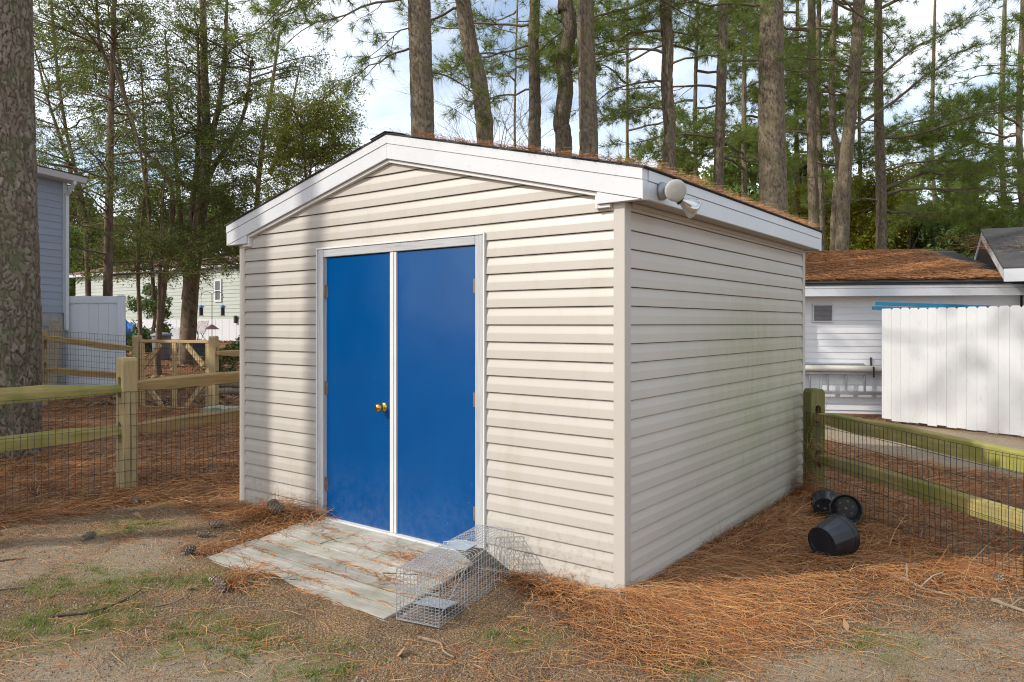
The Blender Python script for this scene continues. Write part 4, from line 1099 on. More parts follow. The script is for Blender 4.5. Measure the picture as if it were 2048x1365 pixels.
tp = thing('tarp_bundle', 'blue tarp covered heap between the vinyl fence and the bush', 'tarp', ground_at(243, 0, 27.0))
tb = bmesh.new(); bmesh.ops.create_icosphere(tb, subdivisions=3, radius=.5)
for v in tb.verts:
    n_ = 1 + .25 * math.sin(v.co.x * 9 + v.co.z * 5) * math.cos(v.co.y * 8); v.co = Vector((v.co.x * 1.3 * n_, v.co.y * n_, max(0, (v.co.z + .35) * 1.25 * n_)))
tme = bpy.data.meshes.new('tarp'); tb.to_mesh(tme); tb.free(); tme.materials.append(M['tarp']); link('tarp_sheet', tme, tp)
def folding_chair(name, label, loc, rz, cloth):
    c = thing(name, label, 'chair', loc, rz)
    for s in (-.25, .25):
        MB().tube([(s, -.25, 0), (s, .22, .78)], .013, 6).build('leg', M['dark_iron'] if cloth != 'chair_fabric' else M['alum'], c)
        MB().tube([(s, .22, 0), (s, -.22, .42)], .013, 6).build('leg', M['dark_iron'] if cloth != 'chair_fabric' else M['alum'], c)
    MB().obox((0, -.22, .42), (0, .14, .40), .5, .02).build('seat', M[cloth], c)
    MB().obox((0, .10, .46), (0, .26, .90), .5, .02, up=(0, 1, 0)).build('backrest', M[cloth], c)
    return c
folding_chair('folding_chair', 'striped folding lawn chair leaning by the white skirting', ground_at(398, 0, 30.0), R(20), 'chair_fabric')
folding_chair('folding_chair', 'black folded chair lying by the large cedar trunk', ground_at(405, 0, 23.2), R(70), 'pot')
hz = thing('garden_hose', 'green coiled garden hose by the striped chair', 'hose', ground_at(390, 0, 29.2))
hm = MB()
hm.tube([( .22 * math.cos(a * 1.0) * (1 + .05 * math.sin(a * 3.3)), .05 * math.sin(a * .5), .35 + .24 * math.sin(a)) for a in lin(0, 6 * PI, 70)], .016, 6); hm.build('coil', M['hose'], hz)
st_ = thing('flat_stone', 'mossy green grey flat stone near the gate post', 'stone', (AT(445, 820, 12).x, AT(445, 820, 12).y, .0), .4)
sb_ = bmesh.new(); bmesh.ops.create_cube(sb_, size=1)
bmesh.ops.subdivide_edges(sb_, edges=sb_.edges[:], cuts=3, use_grid_fill=True)
for v in sb_.verts: v.co = Vector((v.co.x * .50, v.co.y * .34, v.co.z * .16 + .07)) + Vector((math.sin(v.co.y * 9), math.cos(v.co.x * 7), math.sin(v.co.x * 11 + v.co.y * 8))) * .015
sme = bpy.data.meshes.new('stone'); sb_.to_mesh(sme); sb_.free(); sme.materials.append(M['slab']); link('stone_block', sme, st_)
for i, (dx, dy, dz, an, lb) in enumerate(((0, 0, .07, 10, 'lowest log of the small pile behind the short fence'), (.05, .30, .075, 25, 'rear log of the small pile behind the short fence'), (.0, .14, .20, -12, 'top log of the small pile behind the short fence'))):
    bp = AT(462, 735, 15.5)
    lg = thing('log', lb, 'log', (bp.x + dx, bp.y + dy, dz), R(YAW + an), group='logs piled behind the short fence')
    MB().tube([(-.7, 0, 0), (-.2, .01, .01), (.3, -.01, 0), (.75, .02, .01)], [.075, .08, .074, .07], 12).build('log_body', M['stick'], lg)

# ================================================================== WHITE OUTBUILDING (right)
G0 = Vector((-1.644, 9.378, 0)); G1 = Vector((1.269, 10.829, 0)); gdv = (G1 - G0).normalized(); GO = G0 - gdv * 3.2; GLn = (G1 - GO).length
gar = thing('white_outbuilding', 'long low white sided building with needle covered roof behind the shed', 'building', GO, math.atan2(gdv.y, gdv.x))
for i in range(18): lap(GLn, .06 + i * .107, .107, gar, M['white_siding'], None, 0, .012)
MB().box(0, .003, 0, GLn, 5.2, 1.99).build('building_wall', M['white_siding'], gar)
MB().box(0, -.30, 1.955, GLn, -.001, 1.965).build('soffit', M['white_siding'], gar)
MB().box(0, -.318, 1.950, GLn, -.300, 2.075).build('fascia_board', M['trim'], gar, bevel=.002)
MB().box(0, -.324, 2.077, GLn, -.300, 2.125).build('drip_edge', M['trim'], gar, bevel=.002)
rz0, rz1, rd = 2.13, 2.90, 2.75
rr_ = MB(); rr_.prism([(-.34, rz0), (rd, rz1), (5.6, rz0 + .05), (5.6, rz0 + .09), (rd, rz1 + .035), (-.34, rz0 + .03)], 0, -.2, GLn - .005); gro = rr_.build('roof', M['shingle'], gar)
for i in range(14):
    t0 = i / 14; t1 = min(1, (i + 1.15) / 14)
    ya, yb = -.36 + (rd + .36) * t0, -.36 + (rd + .36) * t1
    za, zb = rz0 + .035 + (rz1 - rz0) * t0, rz0 + .035 + (rz1 - rz0) * t1
    for j in range(6):
        x0 = -.2 + j * (GLn + .19) / 6 + .004; x1 = -.2 + (j + 1) * (GLn + .19) / 6 - .004
        MB().prism([(ya, za), (yb, zb + .001), (yb, zb + .006), (ya, za + .009)], 0, x0, x1).build('shingle', M['shingle'], gro)
def gar_x(px):
    d = FW + RT * ((px - 1024) / 1482.0); n = Vector((-gdv.y, gdv.x, 0)); t = (GO - EYE).dot(n) / d.dot(n); return (EYE + d * t - GO).dot(gdv), t
xw, dw = gar_x(1645)
wz = 1.5 + (648 - 627) * dw / 1482
wf = MB()
for (a, b, c, d) in ((-.165, -.155, .165, -.128), (-.165, .128, .165, .155), (-.165, -.1275, -.140, .1275), (.140, -.1275, .165, .1275)): wf.box(xw + a, -.035, wz + b, xw + c, -.003, wz + d)
wfo = wf.build('window', M['trim'], gar, bevel=.002)
for j in range(3):
    z_ = wz - .125 + j * .084
    MB().add([(xw - .138, -.030, z_), (xw + .138, -.030, z_), (xw + .138, -.018, z_ + .082), (xw - .138, -.018, z_ + .082), (xw - .138, -.026, z_), (xw + .138, -.026, z_), (xw + .138, -.014, z_ + .082), (xw - .138, -.014, z_ + .082)], [(0,1,2,3),(7,6,5,4),(0,4,5,1),(1,5,6,2),(2,6,7,3),(3,7,4,0)]).build('louvre_pane', M['pane'], wfo)
# ladder hung on the wall
def gw_(x, y, z_): return gar.location + Vector((gdv.x * x - gdv.y * y, gdv.y * x + gdv.x * y, z_))
xl0, _d = gar_x(1606); xl1 = xl0 + 3.2
ld = thing('aluminium_ladder', 'aluminium ladder hung sideways on the white building wall', 'ladder', gw_(xl0, -.10, 0), gar.rotation_euler.z)
zt_, zb_ = 1.5 - (745 - 648) * _d / 1482, 1.5 - (784 - 648) * _d / 1482
for z_ in (zt_, zb_): MB().box(0, -.03, z_ - .022, 3.2, .03, z_ + .022).build('rail', M['alum'], ld, bevel=.004)
for j in range(11): MB().tube([(.09 + j * .285, 0, zb_ + .02), (.09 + j * .285, 0, zt_ - .02)], .018, 10).build('rung', M['alum'], ld)
pp = thing('pvc_pipe', 'long off white plastic pipe resting above the ladder', 'pipe', gw_(xl0, -.12, 0), gar.rotation_euler.z)
MB().tube([(-.1, 0, zt_ + .078), (3.3, 0, zt_ + .070)], .052, 16).build('pipe_body', M['pvc'], pp, smooth=False); 
pp2 = thing('grey_strip', 'thin grey strip lying behind the white pipe on the wall', 'strip', gw_(xl0, -.035, 0), gar.rotation_euler.z)
MB().box(0, -.012, zt_ + .145, .95, .012, zt_ + .168).build('strip_body', M['steel_plate'], pp2)
xh, _d2 = gar_x(1741)
hk = thing('wall_hook', 'dark iron wall hook holding the ladder and pipe', 'hook', gw_(xh, 0, 0), gar.rotation_euler.z)
MB().tube([(0, -.02, zt_ + .26), (0, -.035, zt_ + .12), (0, -.185, zt_ + .10), (0, -.19, zt_ - .06)], .014, 6).build('hook_arm', M['dark_iron'], hk)
# taller gabled house
GE = Vector((1.26, 9.695, 0)) 
u2 = (RT * .454 + FW * .891).normalized(); n2 = (RT * .891 - FW * .454).normalized()
house2 = thing('gabled_white_house', 'white gabled house with dark shingle roof at the right edge', 'house', AT(2068, 648, 11.0) * 1.0, math.atan2(u2.y, u2.x))
house2.location.z = 0
# local x along the gable (near eave 0 -> far eave 5.44), -y runs to the right away from view, +y is outside
span = 5.44; eh = 2.36; ah = 3.10
def gr_top(x): return eh + (ah - eh) * (1 - abs(x - span/2) / (span/2))
MB().prism([(0, 0), (span, 0), (span, eh), (span/2, ah), (0, eh)], 1, -6, -.003).build('house_wall', M['white_siding'], house2)
zz = .1
while zz < ah - .12:
    a_ = 0 if zz + .11 < eh else (zz + .11 - eh) / (ah - eh) * span / 2
    V = []
    for x in (a_, span - a_): V += [(x, 0, zz), (x, .014, zz), (x, .003, zz + .112), (x, 0, zz + .112)]
    MB().add(V, [(0, 1, 2, 3), (7, 6, 5, 4), (0, 4, 5, 1), (1, 5, 6, 2), (2, 6, 7, 3), (3, 7, 4, 0)]).build('siding_board', M['white_siding'], house2)
    zz += .110
for s in (0, 1):
    x0 = -.30 if s == 0 else span + .30; zx = eh - .08
    P = [(span/2, ah + .10), (x0, zx + .02), (x0, zx + .06), (span/2, ah + .14)]
    MB().prism(P, 1, -6.2, .42).build('roof', M['shingle'], house2)
    P = [(span/2, ah + .095), (x0, zx + .016), (x0, zx - .13), (span/2, ah - .05)]
    MB().prism(P, 1, .385, .41).build('rake_board', M['trim'], house2)
    P = [(span/2, ah - .052), (x0, zx - .13), (x0, zx - .145), (span/2, ah - .067)]
    MB().prism(P, 1, .0, .41).build('soffit', M['soffit'], house2)
MB().box(-.325, -6.2, eh - .24, -.301, .412, eh - .052).build('fascia_board', M['trim'], house2)
# white dog-eared board fence
W0 = Vector((-.378, 8.957, 0)); W1 = Vector((1.392, 8.174, 0)); wd = (W1 - W0).normalized()
bf = thing('board_fence', 'white painted dog eared board fence in front of the white building', 'fence', W0, math.atan2(wd.y, wd.x))
rg = random.Random(8)
for i in range(20):
    w = .1388; x0 = i * .1395; hgt = 1.735 + rg.uniform(-.006, .006); c_ = .028; b0 = .03 + rg.uniform(-.01, .015)
    MB().prism([(x0, b0), (x0 + w, b0), (x0 + w, hgt - c_), (x0 + w - c_, hgt), (x0 + c_, hgt), (x0, hgt - c_)], 1, -.009 + rg.uniform(-.002, .002), .009).build('fence_board', M['white_paint'], bf, bevel=.002)
for z_ in (.35, 1.45): MB().box(.01, .012, z_ - .04, 2.78, .05, z_ + .04).build('fence_rail', M['white_paint'], bf)
for x_ in (.08, 2.5): MB().box(x_ - .045, .052, 0, x_ + .045, .14, 1.70).build('post', M['white_paint'], bf)
MB().box(-.02, -.014, .045, .015, .06, 1.73).build('end_trim', M['white_paint'], bf, bevel=.003)
# blue panels stacked behind the fence top
for i, (z_, ln, lb) in enumerate(((1.815, 1.6, 'upper blue sheet panel leaning over the white board fence'), (1.745, 1.65, 'lower blue sheet panel resting behind the white board fence'))):
    bs = thing('blue_metal_sheet', lb, 'metal sheet', W0 + wd * (-.28 + .06 * (1 - i)) + Vector((0, 0, 0)) + Vector((-wd.y, wd.x, 0)) * .22, math.atan2(wd.y, wd.x), group='blue panels behind the board fence')
    MB().obox((0, 0, z_ + .005), (ln, .05, z_ - .085), .22, .056).build('sheet', M['blue_panel'], bs, bevel=.004)

# ================================================================== TREES
NR = np.random.default_rng(12)
def resample(pts, step):
    P = np.array([tuple(p) for p in pts], float)
    # Catmull-Rom through the points, then even steps
    Q = [P[0]]
    for i in range(len(P) - 1):
        p0 = P[max(i-1, 0)]; p1 = P[i]; p2 = P[i+1]; p3 = P[min(i+2, len(P)-1)]
        for t in np.linspace(0, 1, 13)[1:]:
            Q.append(.5*((2*p1)+(-p0+p2)*t+(2*p0-5*p1+4*p2-p3)*t*t+(-p0+3*p1-3*p2+p3)*t**3))
    Q = np.array(Q); s = np.r_[0, np.cumsum(np.linalg.norm(np.diff(Q, axis=0), axis=1))]
    n = max(2, int(s[-1] / step)); u = np.linspace(0, s[-1], n)
    return np.stack([np.interp(u, s, Q[:, k]) for k in range(3)], 1), u
class Tree:
    def __init__(s): s.V=[]; s.F=[]; s.A=[]; s.B=[]; s.n=0; s.LV=[]; s.LT=[]; s.ln=0
    def wood(s, V, F, A, B):
        s.V.append(V); s.F.append(F + s.n); s.A.append(A); s.B.append(B); s.n += len(V)
    def tube(s, pts, rads, sides=6, step=None):
        P = np.asarray(pts, float); n = len(P); rads = np.asarray(rads, float)
        d = np.gradient(P, axis=0); d /= np.linalg.norm(d, axis=1)[:, None] + 1e-9
        ref = np.array([.31, .22, .92]) if abs(d[0, 2]) < .85 else np.array([1., .1, 0.])
        e1 = np.cross(d, ref); e1 /= np.linalg.norm(e1, axis=1)[:, None] + 1e-9; e2 = np.cross(e1, d)
        th = np.arange(sides) * 2 * PI / sides
        V = P[:, None] + rads[:, None, None] * (np.cos(th)[None, :, None] * e1[:, None] + np.sin(th)[None, :, None] * e2[:, None])
        idx = np.arange(n * sides).reshape(n, sides); nx_ = np.roll(idx, -1, 1)
        F = np.stack([idx[:-1].ravel(), nx_[:-1].ravel(), nx_[1:].ravel(), idx[1:].ravel()], 1)
        c = NR.random()
        s.wood(V.reshape(-1, 3), F, np.full(n*sides, .75), np.full(n*sides, c))
    def trunk(s, pts, r0, r1, sides, ring, cw, ch, depth, seed, flare=.35, knots=(), furrow=.5):
        P, u = resample(pts, ring); n = len(P); Lh = u[-1]
        d = np.gradient(P, axis=0); d /= np.linalg.norm(d, axis=1)[:, None]
        ref = np.array([1., .2, 0.]); e1 = np.cross(d, ref); e1 /= np.linalg.norm(e1, axis=1)[:, None]; e2 = np.cross(e1, d)
        th = np.arange(sides) * 2 * PI / sides
        rad = r0 + (r1 - r0) * (u / Lh); rad = rad * (1 + flare * np.exp(-u / .35))
        TH, UU = np.meshgrid(th, u)
        nc = max(5, int(round(2 * PI * r0 / cw)))
        wn_ = vnoise(np.cos(TH) * 3 + 9, UU * 6 + np.sin(TH) * 3, 1, seed + 3, 3) - .5
        wm_ = vnoise(np.sin(TH) * 3 + 4, UU * 6 + np.cos(TH) * 3, 1, seed + 7, 3) - .5
        fu = TH / (2*PI) * nc + .35 * np.sin(UU * 2.1 + seed) + wn_ * 1.7; fv = UU / ch + wm_ * 2.0
        F1 = np.full(fu.shape, 9.); F2 = np.full(fu.shape, 9.); ID = np.zeros(fu.shape)
        iu, iv = np.floor(fu), np.floor(fv)
        for a in (-1, 0, 1):
            for b in (-1, 0, 1):
                cu, cv = iu + a, iv + b
                ju = cu + .15 + .7 * _hash(np.mod(cu, nc), cv, seed); jv = cv + .1 + .8 * _hash(np.mod(cu, nc), cv, seed + 5)
                dd = np.hypot(fu - ju, (fv - jv))
                m1 = dd < F1
                F2 = np.where(m1, F1, np.minimum(F2, dd)); ID = np.where(m1, _hash(np.mod(cu, nc), cv, seed + 9), ID); F1 = np.where(m1, dd, F1)
        pl = sstep(.02, .16, F2 - F1 + .14 * (vnoise(TH * 14, UU * 30, 1, seed + 2, 2) - .5))
        # long interlacing vertical furrows
        su = TH / (2*PI) * nc * .95 + wn_ * .8; sv = UU / ch * .42
        wq = sstep(.88, 1.0, TH / (2*PI))
        nn = vnoise(su, sv, 1, seed + 13, 2) * (1 - wq) + vnoise(su - nc * .95, sv, 1, seed + 13, 2) * wq
        fw = sstep(.015, .085, np.abs(nn - .5))
        pl = np.minimum(pl, 1 - furrow + furrow * fw)
        rr = rad[:, None] + depth * (pl * (.55 + .6 * ID) - .6) + depth * .5 * (vnoise(TH * 9, UU * 14, 1, seed, 2) - .5)
        rr = rr * (1 + .05 * np.sin(TH * 2 + seed + UU * .6) + .03 * np.sin(TH * 3 + UU * 1.1))
        rr = rr + np.exp(-u / .25)[:, None] * .12 * r0 * np.sin(TH * 5 + seed)
        for (zk, ak, hk_) in knots:
            rr = rr + hk_ * np.exp(-((UU - zk) / .14) ** 2) * np.exp(-(np.angle(np.exp(1j * (TH - ak))) / .6) ** 2)
        V = P[:, None] + rr[..., None] * (np.cos(TH)[..., None] * e1[:, None] + np.sin(TH)[..., None] * e2[:, None])
        idx = np.arange(n * sides).reshape(n, sides); nx_ = np.roll(idx, -1, 1)
        F = np.stack([idx[:-1].ravel(), nx_[:-1].ravel(), nx_[1:].ravel(), idx[1:].ravel()], 1)
        s.wood(V.reshape(-1, 3), F, pl.ravel(), ID.ravel()); s.path = P; s.u = u; s.rad = rad
    def leaves(s, tmpl, C_, D_, S_):
        """tmpl (m,3,3) triangles along +z; centres, directions, scales"""
        C_ = np.asarray(C_, float).reshape(-1, 3); D_ = np.asarray(D_, float).reshape(-1, 3); S_ = np.asarray(S_, float).ravel()
        if not len(C_): return
        D_ = D_ / (np.linalg.norm(D_, axis=1)[:, None] + 1e-9)
        ref = NR.normal(size=D_.shape); e1 = np.cross(D_, ref); e1 /= np.linalg.norm(e1, axis=1)[:, None] + 1e-9; e2 = np.cross(D_, e1)
        T = tmpl.reshape(-1, 3)
        V = C_[:, None] + S_[:, None, None] * (T[None, :, 0:1] * e1[:, None] + T[None, :, 1:2] * e2[:, None] + T[None, :, 2:3] * D_[:, None])
        V = V.reshape(-1, 3); s.LV.append(V); s.LT.append(np.arange(len(V)).reshape(-1, 3) + s.ln); s.ln += len(V)
    def build(s, name, label, bark, leaf, loc, group=None, cat='tree', crown='crown', trunkname='trunk'):
        t = thing(name, label, cat, loc, 0, group)
        o = np.array(tuple(loc))
        V = np.concatenate(s.V) - o; F = np.concatenate(s.F)
        me = mesh_np(trunkname, V, F, bark, True)
        for nm, arr in (('plate', s.A), ('cell', s.B)):
            at = me.attributes.new(nm, 'FLOAT', 'POINT'); at.data.foreach_set('value', np.concatenate(arr).astype(np.float32))
        link(trunkname, me, t)
        if s.LV:
            link(crown, mesh_tri(crown, np.concatenate(s.LV) - o, leaf), t)
        return t
def mesh_tri(name, V, mat):
    V = np.ascontiguousarray(V, dtype=np.float32); n = len(V)
    me = bpy.data.meshes.new(name)
    me.vertices.add(n); me.vertices.foreach_set('co', V.ravel())
    me.loops.add(n); me.loops.foreach_set('vertex_index', np.arange(n, dtype=np.int32))
    me.polygons.add(n // 3); me.polygons.foreach_set('loop_start', np.arange(0, n, 3, dtype=np.int32))
    me.materials.append(mat); me.update(calc_edges=True)
    return me
def tuft_template(m, L0, L1, w, a0=18, a1=78, axl=.10):
    T = []
    for i in range(m):
        a = NR.uniform(0, axl); ph = R(NR.uniform(a0, a1)); az = NR.uniform(0, 2*PI); ln = NR.uniform(L0, L1)
        d = np.array([math.sin(ph)*math.cos(az), math.sin(ph)*math.sin(az), math.cos(ph)]); sd = np.cross(d, NR.normal(size=3)); sd /= np.linalg.norm(sd)
        b = np.array([0, 0, a]); T.append([b - sd*w/2, b + sd*w/2, b + d*ln])
    return np.array(T)
def spray_template(m, ext, size):
    """flat fan of small scale-leaf tips"""
    T = []
    for i in range(m):
        t = NR.uniform(.05, 1); x = NR.normal() * .28 * ext * t; p = np.array([x, NR.normal() * .05 * ext, t * ext])
        d = np.array([NR.normal() * .6 + x * 2, NR.normal() * .35, 1.0]); d /= np.linalg.norm(d); sd = np.cross(d, NR.normal(size=3)); sd /= np.linalg.norm(sd)
        l_ = size * NR.uniform(.7, 1.5); T.append([p - sd*l_*.28, p + sd*l_*.28, p + d*l_])
    return np.array(T)
def clump_template(m, rad, size):
    T = []
    for i in range(m):
        p = NR.normal(size=3); p = p / np.linalg.norm(p) * rad * NR.uniform(.3, 1) ** .5
        d = NR.normal(size=3); d /= np.linalg.norm(d); sd = np.cross(d, NR.normal(size=3)); sd /= np.linalg.norm(sd); l_ = size * NR.uniform(.6, 1.4)
        T.append([p - sd*l_*.4, p + sd*l_*.4, p + d*l_])
    return np.array(T)
PT = [tuft_template(34, .15, .24, .0065) for _ in range(4)]
PTF = [tuft_template(22, .17, .27, .013) for _ in range(4)]
SP = [spray_template(19, .36, .047) for _ in range(5)]
CL = [clump_template(26, .26, .13) for _ in range(5)]
def rel(az):                                   # 0 = to the viewer's right, 90 = away, 180 = left, 270 = toward
    v = RT * math.cos(R(az)) + FW * math.sin(R(az)); return np.array([v.x, v.y, 0.])
def pine_limb(tr, start, az, length, rise, droop, seed, tm, dens=1.0, r0=None, scale=1.0):
    rg = np.random.default_rng(seed); h = rel(az); lat = np.array([-h[1], h[0], 0.])
    n = 10; t = np.linspace(0, 1, n)
    wob = np.cumsum(rg.normal(0, .075, n)) * length * .3; wz = np.cumsum(rg.normal(0, .055, n)) * length * .3
    P = np.asarray(start)[None] + length * (t[:, None] * h) + (wob - wob[0])[:, None] * lat + np.array([0, 0, 1.])[None] * (length * (rise * t - droop * t * t) + wz - wz[0])[:, None]
    r0 = r0 or (.0095 * length + .007)
    tr.tube(P, r0 * (1 - .82 * t), 6)
    C_, D_ = [], []
    ns = max(4, int(length * 4.2 * dens))
    for j in range(ns):
        tt = .22 + .78 * (j + rg.random()) / ns; i = min(n - 2, int(tt * (n - 1))); f = tt * (n - 1) - i
        b = P[i] * (1 - f) + P[i+1] * f; md = P[i+1] - P[i]; md /= np.linalg.norm(md)
        sg = 1 if j % 2 else -1; an = R(rg.uniform(25, 75)) * sg
        d = md * math.cos(an) + lat * math.sin(an) + np.array([0, 0, rg.uniform(-.35, .3)]); d /= np.linalg.norm(d)
        sl = length * rg.uniform(.16, .34) * (1.25 - .7 * tt) + .18
        q = np.linspace(0, 1, 5); S = b[None] + sl * q[:, None] * d[None] + np.array([0, 0, 1.])[None] * (sl * (-.10 * q + .22 * q * q))[:, None] + rg.normal(0, .02, (5, 3)) * sl
        tr.tube(S, .011 * (1 - .7 * q) * (.6 + .25 * length / 3), 4)
        for k in range(max(2, int(sl * 7 * dens) + 1)):
            u = rg.uniform(.35, 1.0); i2 = min(3, int(u * 4)); c = S[i2] + (S[i2+1] - S[i2]) * (u * 4 - i2)
            off = rg.normal(0, .10, 3) * (.4 + sl); off[2] *= .7
            dd = d + rg.normal(0, .55, 3) + np.array([0, 0, .25])
            tw = np.stack([c, c + off * .6 + d * .03, c + off])
            tr.tube(tw, [.004, .0035, .003], 3)
            C_.append(c + off); D_.append(dd)
        C_.append(S[-1]); D_.append(d + np.array([0, 0, .2]))
    C_.append(P[-1]); D_.append(P[-1] - P[-2])
    C_ = np.array(C_); D_ = np.array(D_)
    which = rg.integers(0, len(tm), len(C_))
    for w in range(len(tm)):
        k = which == w
        tr.leaves(tm[w], C_[k], D_[k], rg.uniform(.75, 1.2, k.sum()) * scale)
def pine(name, label, line, d, w_px, seed, limbs=(), top=17.0, bark='bark_pine', leaf='needles_pine', group=None, sides=40, ring=.05, crown_limbs=9, knots=(), tm=None, cw=.045, ch=.12, depth=.018, dens=1.0, crown_from=None):
    """line: bearings (px) at image rows top to bottom; d: distance; w_px: trunk width seen"""
    pts = [AT(px, py, d) for px, py in line]                # top to bottom
    pts = pts[::-1]
    b = pts[0]; g = gz(b.x, b.y); base = Vector((b.x + (b.x - pts[1].x) * .15, b.y + (b.y - pts[1].y) * .15, g - .1))
    tp = pts[-1]; dx = (pts[-1] - pts[-2]); dx = dx / max(.1, dx.z)
    up = Vector((tp.x + dx.x * (top - tp.z) * .5, tp.y + dx.y * (top - tp.z) * .5, top))
    mid = (tp + up) / 2 + Vector((dx.x * .4, dx.y * .4, 0))
    r = w_px / 1482.0 * d / 2
    tr = Tree(); tr.trunk([base] + pts + [mid, up], r * 1.06, r * .30, sides, ring, cw, ch, depth, seed, .30, knots)
    tmm = tm or PT
    def at_z(z):
        i = min(len(tr.path) - 2, int(np.searchsorted(tr.path[:, 2], z))); return tr.path[i]
    for i, (z, az, ln, rise, droop) in enumerate(limbs):
        pine_limb(tr, at_z(z), az, ln, rise, droop, seed * 100 + i, tmm, dens)
    rg = np.random.default_rng(seed)
    cf = crown_from or max(pts[-1].z + 1.0, top * .55)
    for i in range(crown_limbs):
        z = cf + (top - cf) * (i + .5) / crown_limbs
        pine_limb(tr, at_z(z), rg.uniform(0, 360), 3.4 * (1.15 - .8 * (z - cf) / (top - cf)), .25, .25, seed * 100 + 50 + i, PTF, .6)
    return tr.build(name, label, M[bark], M[leaf], (base.x, base.y, g), group)

G1_ = 'tall pines behind the shed'
# big pine at the left edge
tr = Tree()
b0 = Vector((-7.60, -.36, -.1))
tr.trunk([b0, b0 + Vector((0, 0, .1)), AT(24, 640, 8.36), AT(14, 300, 8.36), AT(8, 0, 8.36), AT(8, 0, 8.36) + Vector((-.1, .05, 5)), AT(8, 0, 8.36) + Vector((-.1, .0, 12))], .315, .12, 176, .014, .058, .115, .020, 3, .16, furrow=.75)
for i in range(12):
    z = 8.5 + i * .75; pine_limb(tr, tr.path[min(len(tr.path)-2, np.searchsorted(tr.path[:, 2], z))], NR.uniform(100, 330), 3.3 - i * .15, .2, .25, 300 + i, PTF, .6)
tr.build('pine_tree', 'huge scaly barked pine trunk at the left edge behind the near fence', M['bark_big'], M['needles_pine'], (b0.x, b0.y, 0))
# row behind the shed
pine('pine_tree', 'vine wrapped pine trunk rising just right of the shed roof peak', [(839, 0), (841, 100), (845, 270), (846, 420), (846, 700)], 11, 54, 1,
     [(6.7, 178, 2.2, .05, .42), (6.3, 196, 1.9, .02, .45), (7.1, 165, 2.3, .02, .42), (7.3, 205, 2.2, -.05, .38), (5.6, 150, 1.4, .1, .45), (5.3, 20, 1.2, .1, .45), (6.9, 185, 2.4, -.1, .4), (7.6, 172, 2.6, -.05, .35), (7.2, 350, 1.6, -.1, .45)], group=G1_, sides=64, ring=.035)
pine('pine_tree', 'leaning pine trunk with a swollen knot, second right of the roof peak', [(920, -60), (926, 0), (940, 90), (958, 165), (966, 230), (970, 290), (972, 700)], 12, 37, 2,
     [(5.9, 25, 1.3, .25, .2), (6.6, 160, 1.8, .0, .3)], group=G1_, knots=((4.9, 0.2, .05), (5.0, 2.6, .03)), sides=56, ring=.04)
pine('pine_tree', 'slender straight pine trunk, third right of the roof peak', [(1070, 0), (1067, 80), (1070, 200), (1069, 290), (1070, 700)], 13, 27, 3,
     [(6.75, 175, 2.0, .05, .02), (5.6, 195, 1.4, .05, .30), (6.4, 190, 1.7, .0, .35), (5.9, 340, .9, .2, .3)], group=G1_)
pine('pine_tree', 'crooked pine trunk bulging midway, fourth right of the roof peak', [(1134, -20), (1131, 0), (1140, 60), (1127, 120), (1131, 180), (1122, 250), (1127, 300), (1125, 700)], 12.5, 37, 4, [(7.5, 200, 2.2, -.05, .3)], group=G1_, knots=((5.2, 3.0, .06), (3.9, 3.0, .05)), sides=56, ring=.04)
pine('pine_tree', 'stout straight pine trunk close beside the crooked pine', [(1171, 0), (1173, 100), (1175, 200), (1177, 300), (1178, 700)], 12, 44, 5, [(7.6, 335, 2.8, -.1, .35), (7.4, 20, 2.4, 0, .3)], group=G1_, sides=60, ring=.04)
pine('pine_tree', 'knotted pine trunk above the middle of the shed side eave', [(1330, 0), (1336, 80), (1334, 170), (1340, 260), (1338, 340), (1339, 700)], 13, 29, 6,
     [(6.6, 180, 1.9, .12, .3), (6.2, 200, 2.0, .0, .3), (5.7, 165, 1.6, .1, .38), (5.2, 190, 1.3, .1, .3), (7.2, 175, 2.6, -.05, .35), (6.0, 330, 1.5, .1, .2)], group=G1_, knots=((4.75, 3.1, .04),))
pine('pine_tree', 'thin pine trunk between the knotted pine and the thickest pine', [(1447, 0), (1444, 130), (1440, 260), (1437, 380), (1437, 700)], 14, 23, 7,
     [(6.9, 170, 2.0, .2, .1), (5.9, 185, 2.0, .2, .25), (5.0, 175, 1.9, .15, .2), (6.4, 10, 2.2, .1, .25), (4.6, 10, 1.8, .1, .2), (7.6, 195, 2.4, .0, .3)], group=G1_)
pine('pine_tree', 'thickest pine trunk with deep furrowed bark above the far end of the shed', [(1543, 0), (1543, 150), (1544, 300), (1546, 430), (1547, 700)], 12.5, 57, 8, [(6.9, 172, 2.3, .15, .15), (7.4, 10, 2.6, 0, .3)], group=G1_, sides=72, ring=.035, cw=.05, ch=.12)
pine('pine_tree', 'narrow pine trunk just right of the thickest pine, over the shed far corner', [(1623, 0), (1624, 150), (1624, 300), (1628, 450), (1628, 700)], 16.5, 22, 9, [(7.4, 170, 1.8, .1, .2), (6.6, 10, 1.7, .1, .2), (5.7, 190, 1.6, .1, .2), (8.0, 185, 2.4, .1, .3)], group=G1_)
pine('pine_tree', 'very thin trunk half hidden behind the narrow pine at the shed far corner', [(1638, 0), (1636, 150), (1640, 300), (1644, 450), (1645, 700)], 18.5, 13, 10, [(8.0, 20, 2.0, .1, .2), (6.2, 180, 1.6, .1, .2)], group=G1_)
pine('pine_tree', 'pale smooth bent trunk left of the leaning furrowed pine', [(1671, 0), (1664, 120), (1666, 250), (1678, 330), (1668, 450), (1668, 700)], 17.5, 16, 11, [(7.6, 20, 1.7, .3, .1), (6.0, 160, 1.3, .3, .1), (8.4, 175, 2.4, .2, .2), (5.2, 190, 1.9, .2, .15)], group=G1_)
